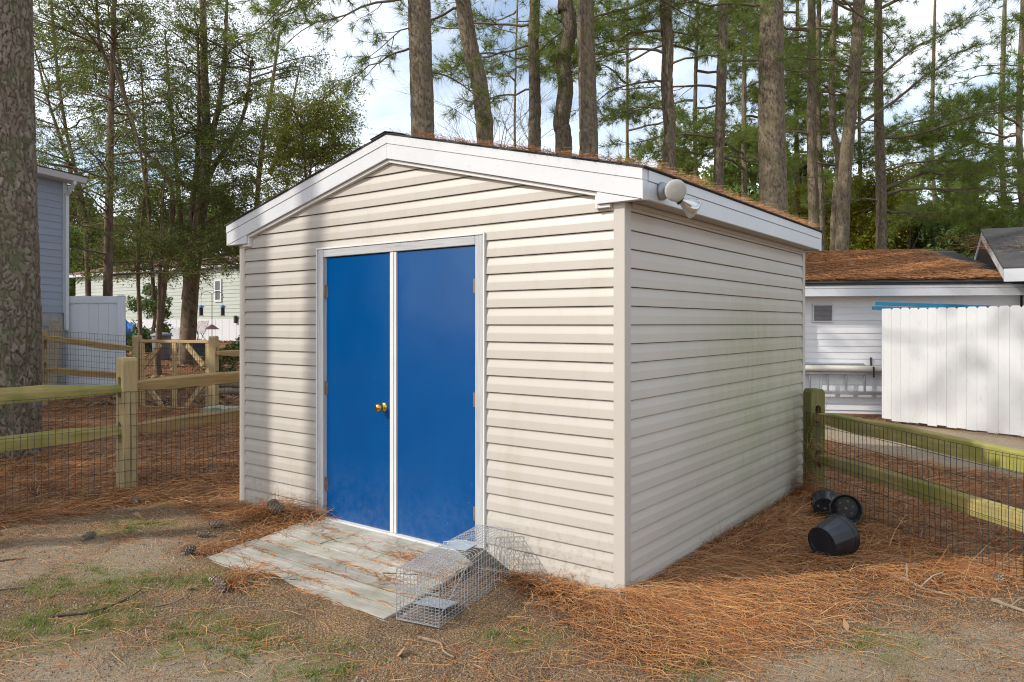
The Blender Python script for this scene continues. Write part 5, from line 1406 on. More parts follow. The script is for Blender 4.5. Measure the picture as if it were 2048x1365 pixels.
pine('pine_tree', 'leaning furrowed pine trunk over the left part of the needle covered roof', [(1722, -20), (1718, 0), (1714, 80), (1702, 220), (1690, 350), (1685, 460), (1683, 540), (1683, 700)], 16, 29, 12,
     [(5.6, 15, 3.4, .65, .05), (6.4, 10, 3.2, .75, .1), (8.2, 200, 2.4, .3, .1), (8.4, 190, 2.8, .2, .2), (7.0, 185, 2.2, .15, .15)], group=G1_, sides=48)
pine('pine_tree', 'many limbed reddish pine trunk above the middle of the needle covered roof', [(1757, 150), (1758, 250), (1761, 330), (1763, 420), (1762, 520), (1763, 700)], 18, 23, 13,
     [(6.0, 8, 4.2, .28, -.02), (5.95, 4, 2.2, .5, .1), (4.75, 10, 4.6, .32, .12), (4.6, 350, 3.8, .10, .05), (4.5, 175, 1.8, .05, .05), (5.4, 170, 1.4, .3, .2), (6.4, 175, 1.6, .25, .1), (6.9, 185, 2.2, .3, .1), (4.3, 20, 3.2, .05, .02), (7.6, 180, 2.4, .2, .1), (9.3, 200, 2.4, .2, .2), (9.6, 200, 2.2, .2, .2), (5.2, 330, 2.6, .15, .05)], group=G1_, top=15, crown_limbs=6, dens=1.15)
# pines further back, their limbs filling the gaps between the trunks
G2_ = 'pines standing further back'
def back_pine(px, d, seed, label, z0, z1, n, ln, leaf='needles_pine', w=15, top=16, side=None):
    rg = np.random.default_rng(seed)
    lim = []
    n = max(5, int(n * .62)); ln *= 1.1
    for i in range(n):
        z = z0 + (z1 - z0) * (i + rg.random()) / n
        az = rg.choice([0, 180]) + rg.uniform(-55, 55) if side is None else side + rg.uniform(-50, 50)
        lim.append((z, az, ln * rg.uniform(.7, 1.2), rg.uniform(.05, .35), rg.uniform(.05, .3)))
    x1 = px + rg.uniform(-10, 10)
    return pine('pine_tree', label, [(px, 0), (x1, 250), (px, 450), (px, 660)], d, w, seed, lim, top, leaf=leaf, group=G2_, sides=20, ring=.12, crown_limbs=7, tm=PTF, crown_from=z1, dens=1.45)
back_pine(1395, 24, 31, 'distant pine seen between the knotted pine and the thin pine', 6.5, 12.5, 15, 3.2, w=11)
back_pine(1490, 22, 32, 'distant pine seen left of the thickest pine', 4.6, 12, 17, 3.0, w=13)
back_pine(1595, 25, 33, 'distant pine seen right of the thickest pine', 5.0, 12.5, 17, 3.0, w=12)
back_pine(1255, 25, 34, 'distant pine seen right of the stout pine above the roof', 8.0, 13, 11, 2.8, w=9)
back_pine(1035, 30, 35, 'distant pine seen left of the slender straight pine', 11.0, 14, 5, 2.6, w=7, top=17)
back_pine(1870, 30, 36, 'distant pine left of the bright green pine', 4.5, 7.2, 8, 2.6, 'needles_light', w=8, top=10)
back_pine(2046, 21, 37, 'bright green pine at the right edge above the gabled house', 3.8, 7.6, 18, 2.6, 'needles_light', 17, 9.0, 180)
back_pine(2010, 27, 38, 'light green pine behind the gabled house', 3.6, 7.6, 15, 2.5, 'needles_light', 12, 9.2)
back_pine(1725, 26, 39, 'distant pine between the leaning pine and the many limbed pine', 5.0, 9.0, 9, 2.4, w=10, top=13)
pine('pine_tree', 'pine outside the right edge with one tufted bough hanging into the top corner', [(2190, 0), (2190, 300), (2190, 660)], 11, 40, 41, [(6.0, 180, 1.25, .05, .25), (6.3, 190, 1.3, .0, .3)], group=G2_, sides=24, ring=.1)
# two pines to the left of the viewer, outside the picture; their trunk shadows fall on the shed front
def plain_pine(label, x, y, r, seed):
    tr = Tree(); b = Vector((x, y, -.1))
    tr.trunk([b, b + Vector((.02, 0, 3)), b + Vector((.0, .05, 7)), b + Vector((.05, 0, 12)), b + Vector((0, 0, 17))], r, r * .4, 36, .06, .08, .16, .016, seed, .2)
    for i in range(12):
        z = 11.5 + i * .45; pine_limb(tr, tr.path[np.searchsorted(tr.path[:, 2], z)], NR.uniform(0, 360), 3.2 - i * .15, .2, .25, seed * 10 + i, PTF, .6)
    tr.build('pine_tree', label, M['bark_pine'], M['needles_pine'], (x, y, 0), 'pines outside the picture to the left')
plain_pine('slim pine outside the left of the picture, its shadow on the shed front', -6.73, -5.67, .122, 61)
plain_pine('thicker pine outside the left of the picture, its shadow on the shed left corner', -6.92, -4.86, .19, 62)

# ------------------------------------------------------------------ cedars on the left
def cedar(name, label, stems, d, seed, leaf='cedar_leaf', zlo=2.2, nb=80, blen=(0.8, 2.4), group='cedars beyond the gate', rise=.45, dens=1.0, top=13.5, sc=1.0, zhi=None, tipdroop=.12):
    rg = np.random.default_rng(seed); tr = Tree(); base = None; paths = []
    for (line, w0) in stems:
        pts = [AT(px, py, dd) for (px, py, dd) in [(p[0], p[1], p[2] if len(p) > 2 else d) for p in line]][::-1]
        if base is None: base = Vector((pts[0].x, pts[0].y, gz(pts[0].x, pts[0].y))); pts = [Vector((base.x, base.y, base.z - .1))] + pts
        r = w0 / 1482 * d / 2
        tr.trunk(pts, r, r * .28, 18, .10, .05, .45, .012, seed, .25 if line is stems[0][0] else 0.0); paths.append((tr.path.copy(), r))
    C_, D_ = [], []
    for j in range(nb):
        P, r = paths[rg.integers(0, len(paths))] if j % 3 else paths[0]
        zmin = max(zlo, P[0, 2] + .2); zmax = min(P[-1, 2], zhi or 99)
        if zmax <= zmin: continue
        z = rg.uniform(zmin, zmax); i = min(len(P) - 2, np.searchsorted(P[:, 2], z)); b = P[i]
        hf = 1.0 - .35 * (z / top)
        L_ = rg.uniform(*blen) * hf; az = rg.uniform(0, 2*PI); h = np.array([math.cos(az), math.sin(az), 0]); lat = np.array([-h[1], h[0], 0])
        t = np.linspace(0, 1, 8); wob = np.cumsum(rg.normal(0, .04, 8)) * L_
        up = rise * rg.uniform(.3, 1.5)
        B = b[None] + L_ * t[:, None] * h + wob[:, None] * lat + np.array([0, 0, 1.])[None] * (L_ * (up * t - tipdroop * t * t))[:, None]
        tr.tube(B, (.010 * L_ + .010) * (1 - .8 * t), 5)
        for k in range(int(L_ * 6 * dens) + 2):
            u = rg.uniform(.25, 1); i2 = min(6, int(u * 7)); c = B[i2] + (B[i2+1] - B[i2]) * (u * 7 - i2)
            sd = h * rg.uniform(.2, .9) + lat * rg.normal(0, .8) + np.array([0, 0, rg.uniform(-.35, .5)]); sd /= np.linalg.norm(sd)
            sl = rg.uniform(.25, .75) * (1.15 - .4 * u)
            S = np.stack([c, c + sd * sl * .5 + rg.normal(0, .02, 3), c + sd * sl + np.array([0, 0, -.05])]); tr.tube(S, [.007, .005, .003], 3)
            for q in range(3):
                v = rg.uniform(.25, 1.0); C_.append(c + sd * sl * v + rg.normal(0, .07, 3)); D_.append(sd + rg.normal(0, .5, 3) + np.array([0, 0, -.15]))
    C_ = np.array(C_); D_ = np.array(D_); wh = rg.integers(0, len(SP), len(C_))
    for w in range(len(SP)):
        k = wh == w; tr.leaves(SP[w], C_[k], D_[k], rg.uniform(.7, 1.25, k.sum()) * sc)
    return tr.build(name, label, M['bark_cedar'], M[leaf], base, group)
cedar('cedar_tree', 'tall straight cedar rising behind the white vinyl panel', [([(230, -60), (229, 0), (225, 130), (221, 250), (218, 400), (216, 590)], 22), ([(190, -60), (196, 60), (207, 110), (222, 140)], 9), ([(300, 460, 19.2), (280, 300), (250, 200), (228, 130)][::-1][::-1], 7)], 19, 71, zlo=2.6, nb=95, blen=(.8, 2.7))
cedar('cedar_tree', 'cedar with a long leaning stem between the tall straight cedar and the bush', [([(222, 20), (236, 110), (258, 230), (285, 300), (318, 330), (345, 400), (330, 560), (316, 690)], 13), ([(282, 120), (288, 250), (300, 480), (308, 600)], 8)], 22, 72, zlo=2.6, nb=80, blen=(.7, 2.2))
cedar('cedar_tree', 'large cedar with a thick fluted trunk and forked stems behind the gate', [([(404, -60), (406, 0), (408, 130), (412, 260), (410, 350), (398, 450), (384, 560), (372, 740)], 34), ([(455, -40), (452, 60), (448, 130), (438, 210), (420, 290), (410, 350)], 14), ([(502, 120), (495, 200), (470, 270), (430, 330), (412, 370)], 12), ([(395, 60), (398, 200), (394, 330), (386, 400), (370, 600)], 15), ([(330, 60), (340, 200), (352, 330), (372, 560)], 11)], 24.5, 73, zlo=2.9, nb=150, blen=(1.0, 3.4), sc=1.1)
cedar('cedar_tree', 'slender twin stemmed cedar in front of the holly bush', [([(292, 250), (288, 400), (276, 520), (282, 690)], 9), ([(330, 330), (322, 500), (316, 690)], 9)], 21.5, 74, zlo=2.3, nb=40, blen=(.6, 1.6))
cedar('cedar_tree', 'feathery cedar spreading above the blue grey house eave', [([(100, -40), (110, 100), (132, 260), (160, 380), (172, 470), (178, 640)], 12), ([(60, 60), (90, 180), (125, 290), (158, 400)], 8)], 23, 75, zlo=4.0, nb=85, blen=(.9, 3.0))
cedar('cedar_tree', 'cedar with dense dark sprays left of the shed gable', [([(560, 60), (540, 200), (520, 330), (510, 480), (500, 660)], 16), ([(600, 130), (575, 250), (540, 350)], 9)], 23, 76, zlo=2.6, nb=80, blen=(.8, 2.3), zhi=7.6)
cedar('cedar_tree', 'sunlit olive green cedar close left of the roof peak', [([(640, 195), (632, 260), (622, 330), (616, 420), (612, 660)], 9), ([(600, 210), (606, 280), (612, 360)], 5)], 21, 77, 'cedar_olive', zlo=3.2, nb=105, blen=(.35, 1.6), rise=.55, sc=1.1)
cedar('cedar_tree', 'golden green cedar behind the leaning pine and the needle roof', [([(1735, 385), (1732, 450), (1730, 660)], 10)], 24, 78, 'cedar_gold', zlo=1.6, nb=170, blen=(.4, 1.3), rise=.8, group=None, sc=1.4)
cedar('cedar_tree', 'yellow green cedar behind the very thin trunk right of the shed corner', [([(1655, 400), (1652, 480), (1650, 660)], 10)], 25, 79, 'cedar_gold', zlo=1.4, nb=170, blen=(.4, 1.3), rise=.8, group=None, sc=1.4)

# ------------------------------------------------------------------ leafy masses
def leafy(name, label, base, height, rx, seed, leaf, n, zmin=.12, clump=1.0, group=None, cat='tree', trunk_r=.10, gap=.5, build=True, stems=1):
    rg = np.random.default_rng(seed); tr = Tree(); base = Vector(base); g = base.z
    tops = []
    for s_ in range(stems):
        off = Vector((rg.normal() * rx * .22, rg.normal() * rx * .22, 0)) if stems > 1 else Vector((0, 0, 0))
        tr.trunk([base + Vector((off.x * .2, off.y * .2, -.1)), base + Vector((off.x * .5 + rg.normal() * .1, off.y * .5, height * .35)), base + Vector((off.x + rg.normal() * .15, off.y, height * .7)), base + Vector((off.x * 1.2, off.y * 1.2, height * .96))], trunk_r, trunk_r * .15, 10, .25, .06, .3, .008, seed + s_, .2)
        tops.append(tr.path.copy())
    C_, D_ = [], []
    lobes = [(rg.uniform(0, 2*PI), rg.uniform(zmin, .95), rg.uniform(.55, 1.1)) for _ in range(int(n / 28) + 5)]
    for i in range(n):
        az, zf, k = lobes[rg.integers(0, len(lobes))]
        az = az + rg.normal(0, .30); zf = np.clip(zf + rg.normal(0, .045), zmin, 1.0)
        env = (math.sin(PI * min(1, (1 - zf) ** .75 * .92 + .04)) ** .6)
        rad = rx * k * env * rg.uniform(.35, 1.0) ** .6
        p = np.array([base.x + rad * math.cos(az), base.y + rad * math.sin(az), g + height * zf + rg.normal(0, .08)])
        C_.append(p); D_.append(np.array([math.cos(az), math.sin(az), .4]) + rg.normal(0, .4, 3))
    for (az, zf, k) in lobes:
        env = (math.sin(PI * min(1, (1 - zf) ** .75 * .92 + .04)) ** .6)
        P0 = tops[0][min(len(tops[0]) - 1, int(zf * .8 * len(tops[0])))]
        e = np.array([base.x + rx * k * env * .8 * math.cos(az), base.y + rx * k * env * .8 * math.sin(az), g + height * zf])
        tr.tube(np.stack([P0, (P0 + e) / 2 + rg.normal(0, .08, 3), e]), [trunk_r * .35, trunk_r * .2, .006], 4)
    C_ = np.array(C_); D_ = np.array(D_); wh = rg.integers(0, len(CL), n)
    for w in range(len(CL)):
        k_ = wh == w; tr.leaves(CL[w], C_[k_], D_[k_], rg.uniform(.7, 1.3, k_.sum()) * clump)
    return tr.build(name, label, M['bark_cedar'], M[leaf], base, group, cat)
leafy('holly_bush', 'glossy dark leaved holly bush in front of the pale green home', ground_at(300, 0, 27), 2.3, 1.15, 81, 'holly', 420, .02, .55, cat='bush', trunk_r=.05, stems=3)
leafy('shrub', 'small green shrub behind the short fence by the shed', ground_at(462, 0, 17.5), .95, .7, 82, 'holly', 130, .02, .5, cat='bush', trunk_r=.03)
leafy('holly_tree', 'dark glossy evergreen right of the many limbed pine', ground_at(1822, 0, 23), 5.4, 1.75, 83, 'holly', 560, .10, .8, trunk_r=.12)
leafy('holly_tree', 'dark evergreen mass left of the gabled house roof', ground_at(1925, 0, 24), 4.9, 1.75, 84, 'holly', 540, .10, .8, trunk_r=.12)
leafy('holly_tree', 'sunlit leafy tree above the gabled house roof', ground_at(2030, 0, 30), 6.0, 2.4, 85, 'leaf_far', 700, .12, 1.1, trunk_r=.12)
leafy('holly_tree', 'dense evergreen outside the left of the picture shading the fence corner', (-10.2, -6.2, 0), 7.2, 1.9, 86, 'holly', 900, .12, 1.2, trunk_r=.14, group='evergreens outside the picture to the left')
leafy('holly_tree', 'dense evergreen outside the left of the picture shading the gate yard', (-13.0, -4.0, 0), 7.6, 2.3, 87, 'holly', 1000, .12, 1.2, trunk_r=.14, group='evergreens outside the picture to the left')
# far treeline: each tree its own object, five crown shapes shared
protos = [leafy('far_tree', '', (-30 - i * 3, 40 + i * 5, .0), [8.5, 10, 7, 9, 6.2][i], [2.9, 3.2, 2.6, 2.4, 2.8][i], 90 + i, ['leaf_far', 'leaf_far', 'needles_light', 'cedar_leaf', 'cedar_gold'][i], 620, .10, 1.7, trunk_r=.16) for i in range(5)]
far = []
rgf = random.Random(5)
for i, px in enumerate([-40, 40, 95, 150, 205, 265, 330, 390, 450, 505, 560, 600]): far.append((px, 47 + (i * 37 % 17), .9 + .25 * rgf.random(), i))
for i, px in enumerate([1015, 1045, 1105, 1150, 1215, 1240, 1290, 1365, 1400, 1470, 1510, 1590, 1605, 1720, 1790, 1870, 1960, 2075]): far.append((px, 36 + (i * 29 % 15), (.72 if px < 1340 else (1.0 if px < 1780 else .72)) + .18 * rgf.random(), i + 1))
far.sort()
ordn = ['first', 'second', 'third', 'fourth', 'fifth', 'sixth', 'seventh', 'eighth', 'ninth', 'tenth', 'eleventh', 'twelfth', 'thirteenth', 'fourteenth', 'fifteenth', 'sixteenth', 'seventeenth', 'eighteenth', 'nineteenth', 'twentieth', 'twenty-first', 'twenty-second', 'twenty-third', 'twenty-fourth', 'twenty-fifth', 'twenty-sixth', 'twenty-seventh', 'twenty-eighth', 'twenty-ninth', 'thirtieth', 'thirty-first']
used = set()
for j, (px, d, sc_, vi) in enumerate(far):
    src = protos[vi % 5]; p = ground_at(px, 0, d)
    if vi % 5 not in used: o = src; used.add(vi % 5)
    else:
        o = src.copy(); C.objects.link(o)
        for ch_ in list(src.children):
            c_ = ch_.copy(); C.objects.link(c_); c_.parent = o
    o.location = p; o.scale = (sc_, sc_, sc_); o.rotation_euler = (0, 0, rgf.uniform(0, 6.28))
    tag(o, 'far treeline tree, %s counted from the left edge of the picture' % ordn[j], 'tree', 'far treeline trees')
# bare saplings behind the roof
def sapling(label, px, d, h, seed):
    rg = np.random.default_rng(seed); base = ground_at(px, 0, d); m = Tree()
    def grow(p, dr, ln, r, lv):
        n = 5; pts = [p]
        for i in range(n): dr = dr + rg.normal(0, .10, 3) + np.array([0, 0, .03]); dr /= np.linalg.norm(dr); pts.append(pts[-1] + dr * ln / n)
        m.tube(np.array(pts), r * np.linspace(1, .45, n + 1), 5 if lv < 2 else 3)
        if lv < 4:
            for k in range(4 if lv else 6):
                i = rg.integers(2, n + 1); d2 = dr + rg.normal(0, .55, 3); d2[2] = abs(d2[2]) * .8 + .15; d2 /= np.linalg.norm(d2); grow(pts[i], d2, ln * rg.uniform(.45, .7), r * .5, lv + 1)
    grow(np.array(tuple(base)), np.array([0, 0, 1.]), h * .6, .035, 0)
    m.build('bare_sapling', label, M['twig_pale'], None, base, 'bare saplings behind the roof', trunkname='branches')
sapling('bare leafless sapling between the vine wrapped pine and the leaning pine', 895, 16, 6.2, 201)
sapling('bare leafless sapling just right of the leaning pine', 1005, 17, 6.0, 202)
sapling('bare leafless sapling left of the crooked pine', 1098, 18, 6.2, 203)
sapling('bare grey shrub behind the roof near the vine wrapped pine', 885, 22, 6.8, 204)

# ================================================================== LITTER ON THE GROUND
LR = np.random.default_rng(77)
def needles(P, mat, name, lmin=.09, lmax=.19, w=.0022, lift=.016, tilt=.10, az=None, azs=None, kind='stuff', label=None, parent=None, loc=None, bend=.22):
    """curved flat strips; P (n,3) start points"""
    n = len(P)
    a = LR.uniform(0, 2*PI, n) if az is None else az + LR.normal(0, azs, n)
    L_ = LR.uniform(lmin, lmax, n); tl = LR.normal(0, tilt, n)
    d = np.stack([np.cos(a), np.sin(a), np.zeros(n)], 1); s = np.stack([-np.sin(a), np.cos(a), np.zeros(n)], 1)
    cv = LR.normal(0, bend, n) * L_
    V = np.zeros((n, 3, 2, 3))
    for i, t in enumerate((0, .5, 1.)):
        c = P + d * (L_ * t)[:, None] + s * (cv * t * t)[:, None]
        c[:, 2] += L_ * tl * t + lift * np.sin(PI * t) * LR.uniform(.2, 1, n)
        ww = w * (1, 1, .5)[i] / 2
        V[:, i, 0] = c - s * ww; V[:, i, 1] = c + s * ww
        V[:, i, 1, 2] += w * .35
    V = V.reshape(-1, 3); b = np.arange(n)[:, None] * 6
    F = np.concatenate([b + np.array([0, 1, 3, 2]), b + np.array([2, 3, 5, 4])], 0)
    if loc is not None: V = V - np.array(loc)
    me = mesh_fast(name, V, F, mat)
    o = link(name, me, parent, loc)
    if parent is None: tag(o, label, name.replace('_', ' '), kind=kind)
    elif kind: tag(o, kind=kind)
    return o
def mesh_fast(name, V, F, mat):
    V = np.ascontiguousarray(V, np.float32); F = np.ascontiguousarray(F, np.int32); k = F.shape[1]
    me = bpy.data.meshes.new(name); me.vertices.add(len(V)); me.vertices.foreach_set('co', V.ravel())
    me.loops.add(F.size); me.loops.foreach_set('vertex_index', F.ravel()); me.polygons.add(len(F)); me.polygons.foreach_set('loop_start', np.arange(0, F.size, k, dtype=np.int32))
    me.materials.append(mat); me.update(calc_edges=True); return me
def on_shed(x, y): return (x > -3.62) & (x < -.02) & (y > .02) & (y < 3.4)
def seen(x, y, m=1.15):
    dx, dy = x - EYE.x, y - EYE.y; f = dx * FW.x + dy * FW.y; r = dx * RT.x + dy * RT.y
    return (f > 2.2) & (np.abs(r) < f * .691 * m + .5), f
def scatter(n, dens_fn, box):
    x = LR.uniform(box[0], box[2], n); y = LR.uniform(box[1], box[3], n)
    ok, f = seen(x, y); k = ok & ~on_shed(x, y) & (LR.random(n) < dens_fn(x, y, f))
    return x[k], y[k]
def ramp_mask(x, y): return (x > -2.56) & (x < -.78) & (y < -.03) & (y > -1.20)
# heavy straw beds
x, y = scatter(760000, lambda x, y, f: (straw_amt(x, y) ** 1.3) * np.clip(1.0 - (f - 6.0) / 9, .15, 1) * (.35 + .9 * vnoise(x, y, 3, 41)) * ~ramp_mask(x, y), (-11, -2.5, 3.6, 7.5))
P = np.stack([x, y, GZ(x, y) + LR.uniform(.0, .022, len(x))], 1)
needles(P, M['straw'], 'pine_straw', .08, .19, .0023, .012, .08, label='brown pine straw lying thick around the shed and fences')
x, y = scatter(200000, lambda x, y, f: (straw_amt(x, y) ** 1.3) * (f > 6.2) * np.clip(1.0 - (f - 7) / 12, .2, 1) * (.3 + .9 * vnoise(x, y, 2.2, 45)), (-14, -2.5, 4.5, 9))
P = np.stack([x, y, GZ(x, y) + LR.uniform(.0, .025, len(x))], 1)
needles(P, M['straw'], 'far_pine_straw', .12, .24, .0055, .016, .10, label='brown pine straw carpeting the yard beyond the fences')
# thinner sprinkle on the open soil
x, y = scatter(90000, lambda x, y, f: (.12 + .40 * sstep(.50, .72, vnoise(x, y, 1.8, 43))) * np.clip(1.3 - f / 9, .1, 1) * ~ramp_mask(x, y), (-6, -2.6, 3.4, 4))
P = np.stack([x, y, GZ(x, y) + LR.uniform(.001, .010, len(x))], 1)
needles(P, M['straw'], 'loose_pine_straw', .08, .18, .0022, .010, .05, label='loose pine needles strewn over the bare soil')
# straw heaps: against the wall foot, left of the door, on the ramp
pp_ = []
for (cx, cy, sx, sy, n, zz) in ((-2.85, -.17, .20, .09, 1500, .05), (-2.60, -.06, .06, .04, 260, .07), (.22, 1.7, .14, 1.0, 5200, .03), (.10, -.12, .16, .10, 1700, .03), (-.35, -.10, .18, .06, 900, .02), (.38, .60, .28, .36, 2900, .025), (.36, -.10, .26, .24, 1900, .010), (-1.86, -1.12, .10, .05, 330, .03), (-2.72, -.42, .12, .10, 500, .02), (-2.6, -.75, .08, .16, 420, .015), (.12, 3.05, .06, .10, 700, .1)):
    x = LR.normal(cx, sx, n); y = LR.normal(cy, sy, n); k = ~on_shed(x + .02, y - .0) ; x, y = x[k], y[k]
    g = GZ(x, y); g = np.maximum(g, np.array([(rampz(a, b) or -9) for a, b in zip(x, y)]))
    pp_.append(np.stack([x, y, g + np.abs(LR.normal(0, zz, len(x))) * np.exp(-((x-cx)/(2*sx))**2)], 1))
_hp = np.concatenate(pp_); _hr = (_hp[:, 0] > -.2) & (_hp[:, 1] < 1.0)
needles(_hp[_hr], M['straw'], 'combed_straw', .11, .21, .0021, .010, .05, az=-.05, azs=.8, label='long combed pine straw in the sun at the front corner of the shed')
needles(_hp[~_hr], M['straw'], 'straw_heap', .10, .20, .0026, .018, .22, label='heaped pine straw along the shed foot')
# needles caught in the ramp seams
pp_ = []
for (xa, xb, y0, y1, a, b) in ramp_pts:
    n = 130; x = LR.uniform(xa + .05, xb, n); x = x[LR.random(len(x)) < (.12 + .88 * (vnoise(x, x * 0 + y0, 3, 55) > .48))]
    yy = LR.normal(y0 - .003, .007, len(x)); pp_.append(np.stack([x, yy, np.full(len(x), a + .002)], 1))
P = np.concatenate(pp_)
needles(P, M['straw'], 'seam_straw', .05, .13, .0019, .008, .03, az=0.0, azs=.16, label='pine needles caught in the seams of the ramp')
pp_ = []
for (cx, cy, n, s_) in ((-1.30, -.30, 170, .12), (-1.02, -.42, 150, .10), (-1.25, -.62, 60, .07), (-2.2, -.25, 60, .10), (-1.75, -.85, 30, .10), (-1.45, -1.0, 26, .1), (-1.6, -.2, 60, .2), (-1.4, -.55, 60, .3)):
    x = LR.normal(cx, s_, n); y = LR.normal(cy, s_ * .45, n); z = np.array([rampz(a, b) if rampz(a, b) is not None else 0.01 for a, b in zip(x, y)]); k = (y < -.06) & (x < -.8); pp_.append(np.stack([x, y, z + .003], 1)[k])
needles(np.concatenate(pp_), M['straw'], 'ramp_straw', .07, .15, .0022, .012, .08, label='small tangles of pine needles on the ramp boards')
# roof straw: shed right slope and ridge, white building roof
n = 30000; x = LR.uniform(XM - .12, .09, n); y = LR.uniform(-.01, D - .03, n)
k = LR.random(n) < np.clip(.35 + .9 * (x - XM) / 1.9, .1, 1) * (.35 + vnoise(x, y, 2.2, 61)); x, y = x[k], y[k]
z = 2.80 - .244 * np.abs(x - XM) + .018
P = np.stack([x, y, z + np.abs(LR.normal(0, .012, len(x)))], 1)
needles(P, M['straw_roof'], 'roof_straw', .06, .14, .0024, .010, .06, parent=shed)
n = 2500; x = LR.uniform(-W - .1, XM, n); y = LR.uniform(-.05, D, n); k = LR.random(n) < .5 * vnoise(x, y, 3, 66) + .1; x, y = x[k], y[k]
needles(np.stack([x, y, 2.80 - .244 * np.abs(x - XM) + .018], 1), M['straw_roof'], 'roof_straw', .07, .15, .0024, .010, .05, parent=shed)
n = 60000; u = LR.uniform(2.6, GLn - .25, n); v = LR.uniform(-.28, rd - .02, n)
k = LR.random(n) < sstep(.0, .5, (GLn - .35 - u) + (vnoise(u, v, 2, 71) - .5) * .9) * sstep(-.30, -.1, v + (vnoise(u, v, 3, 72) - .5) * .2); u, v = u[k], v[k]
P = np.stack([u, v, rz0 + .048 + (rz1 - rz0) * (v + .36) / (rd + .36) + LR.uniform(0, .03, len(u))], 1)
needles(P, M['straw_roof'], 'roof_straw', .12, .26, .006, .016, .03, parent=gar)
pk2 = []
for (cx, cy, n) in ((1.2, -.5, 1300), (2.0, -.3, 900)):
    px_ = LR.normal(cx, .35, n); pv = LR.normal(cy, .55, n)
    pk2.append(np.stack([px_, pv, eh + .0 + (ah - eh) * px_ / (span / 2) + .075], 1))
needles(np.concatenate(pk2), M['straw_roof'], 'roof_straw', .12, .24, .006, .014, .03, parent=house2)

# soil crumbs
x, y = scatter(210000, lambda x, y, f: (1 - straw_amt(x, y)) * (1 - .6 * sand_amt(x, y)) * np.clip(1.5 - f / 5.5, .05, 1) * (.3 + vnoise(x, y, 4, 81)) * ~ramp_mask(x, y) * .8, (-5, -2.6, 3.2, 3))
n = len(x); s_ = LR.uniform(.002, .0085, n) * LR.uniform(.5, 1, n); Tt = np.array([[1, 0, -.4], [-.5, .87, -.4], [-.5, -.87, -.4], [0, 0, .9]])
rot = LR.uniform(0, 2*PI, n); c_, q_ = np.cos(rot), np.sin(rot)
V = np.stack([(Tt[None, :, 0] * c_[:, None] - Tt[None, :, 1] * q_[:, None]), (Tt[None, :, 0] * q_[:, None] + Tt[None, :, 1] * c_[:, None]), np.repeat(Tt[None, :, 2], n, 0)], 2) * (s_[:, None, None] * LR.uniform(.6, 1.4, (n, 4, 3)))
V += np.stack([x, y, GZ(x, y) + s_ * .4], 1)[:, None]
F = (np.arange(n)[:, None, None] * 4 + np.array([[0, 1, 3], [1, 2, 3], [2, 0, 3]])[None]).reshape(-1, 3)
tag(link('soil_crumbs', mesh_fast('soil_crumbs', V.reshape(-1, 3), F, M['crumb'])), 'dark crumbly soil grains over the bare yard', 'soil', kind='stuff')
# fallen leaves
def leaf_scatter(x, y, name, label, smin, smax):
    n = len(x); a = LR.uniform(0, 2*PI, n); s_ = LR.uniform(smin, smax, n); d = np.stack([np.cos(a), np.sin(a), LR.normal(0, .25, n)], 1); p = np.stack([-np.sin(a), np.cos(a), LR.normal(0, .3, n)], 1)
    c = np.stack([x, y, GZ(x, y) + .014], 1); up = np.array([0, 0, 1.])
    V = np.stack([c - d * s_[:, None] * .5, c + p * s_[:, None] * .30 + up * (s_ * LR.uniform(.0, .25, n))[:, None], c + d * s_[:, None] * .5 + up * (s_ * .1)[:, None], c - p * s_[:, None] * .30 + up * (s_ * LR.uniform(.0, .25, n))[:, None]], 1)
    b = np.arange(n)[:, None] * 4; F = np.concatenate([b + np.array([0, 1, 2]), b + np.array([0, 2, 3])], 0)
    tag(link(name, mesh_fast(name, V.reshape(-1, 3), F, M['litter_leaf'])), label, 'fallen leaves', kind='stuff')
x, y = scatter(5200, lambda x, y, f: (.02 + .12 * straw_amt(x, y)) * ~ramp_mask(x, y), (-11, -2.5, 3.6, 7.5)); leaf_scatter(x, y, 'leaf_litter', 'scattered curled brown leaves around the shed yard', .035, .08)
x, y = scatter(30000, lambda x, y, f: (f > 13.5) * .9 * (x < -8) * sstep(.3, .6, vnoise(x, y, .6, 91)), (-36, 2.5, -9, 15)); leaf_scatter(x, y, 'far_leaf_litter', 'carpet of orange brown leaves beyond the gate', .10, .20)
# short grass tufts
gx_, gy_ = [], []
for (a, b, r) in MOSS: 
    n = int(420 * r / .25); gx_.append(LR.normal(a, r * .45, n)); gy_.append(LR.normal(b, r * .45, n))
x = np.concatenate(gx_); y = np.concatenate(gy_); k = (vnoise(x, y, 14, 95) > .58) & ~ramp_mask(x, y) & ~on_shed(x, y); x, y = x[k], y[k]
x = np.repeat(x, 5) + LR.normal(0, .012, len(x) * 5); y = np.repeat(y, 5) + LR.normal(0, .012, len(y) * 5); n = len(x)
a = LR.uniform(0, 2*PI, n); h = LR.uniform(.008, .028, n); b0_ = np.stack([x, y, GZ(x, y)], 1); dd = np.stack([np.cos(a), np.sin(a), 0*a], 1); ss = np.stack([-np.sin(a), np.cos(a), 0*a], 1)
V = np.stack([b0_ - ss * .0018, b0_ + ss * .0018, b0_ + dd * (h * .9)[:, None] + np.array([0, 0, 1.]) * h[:, None]], 1)
tag(link('grass_tufts', mesh_tri('grass_tufts', V.reshape(-1, 3), M['grass'])), 'short green grass and moss tufts in the bare soil', 'grass', kind='stuff')
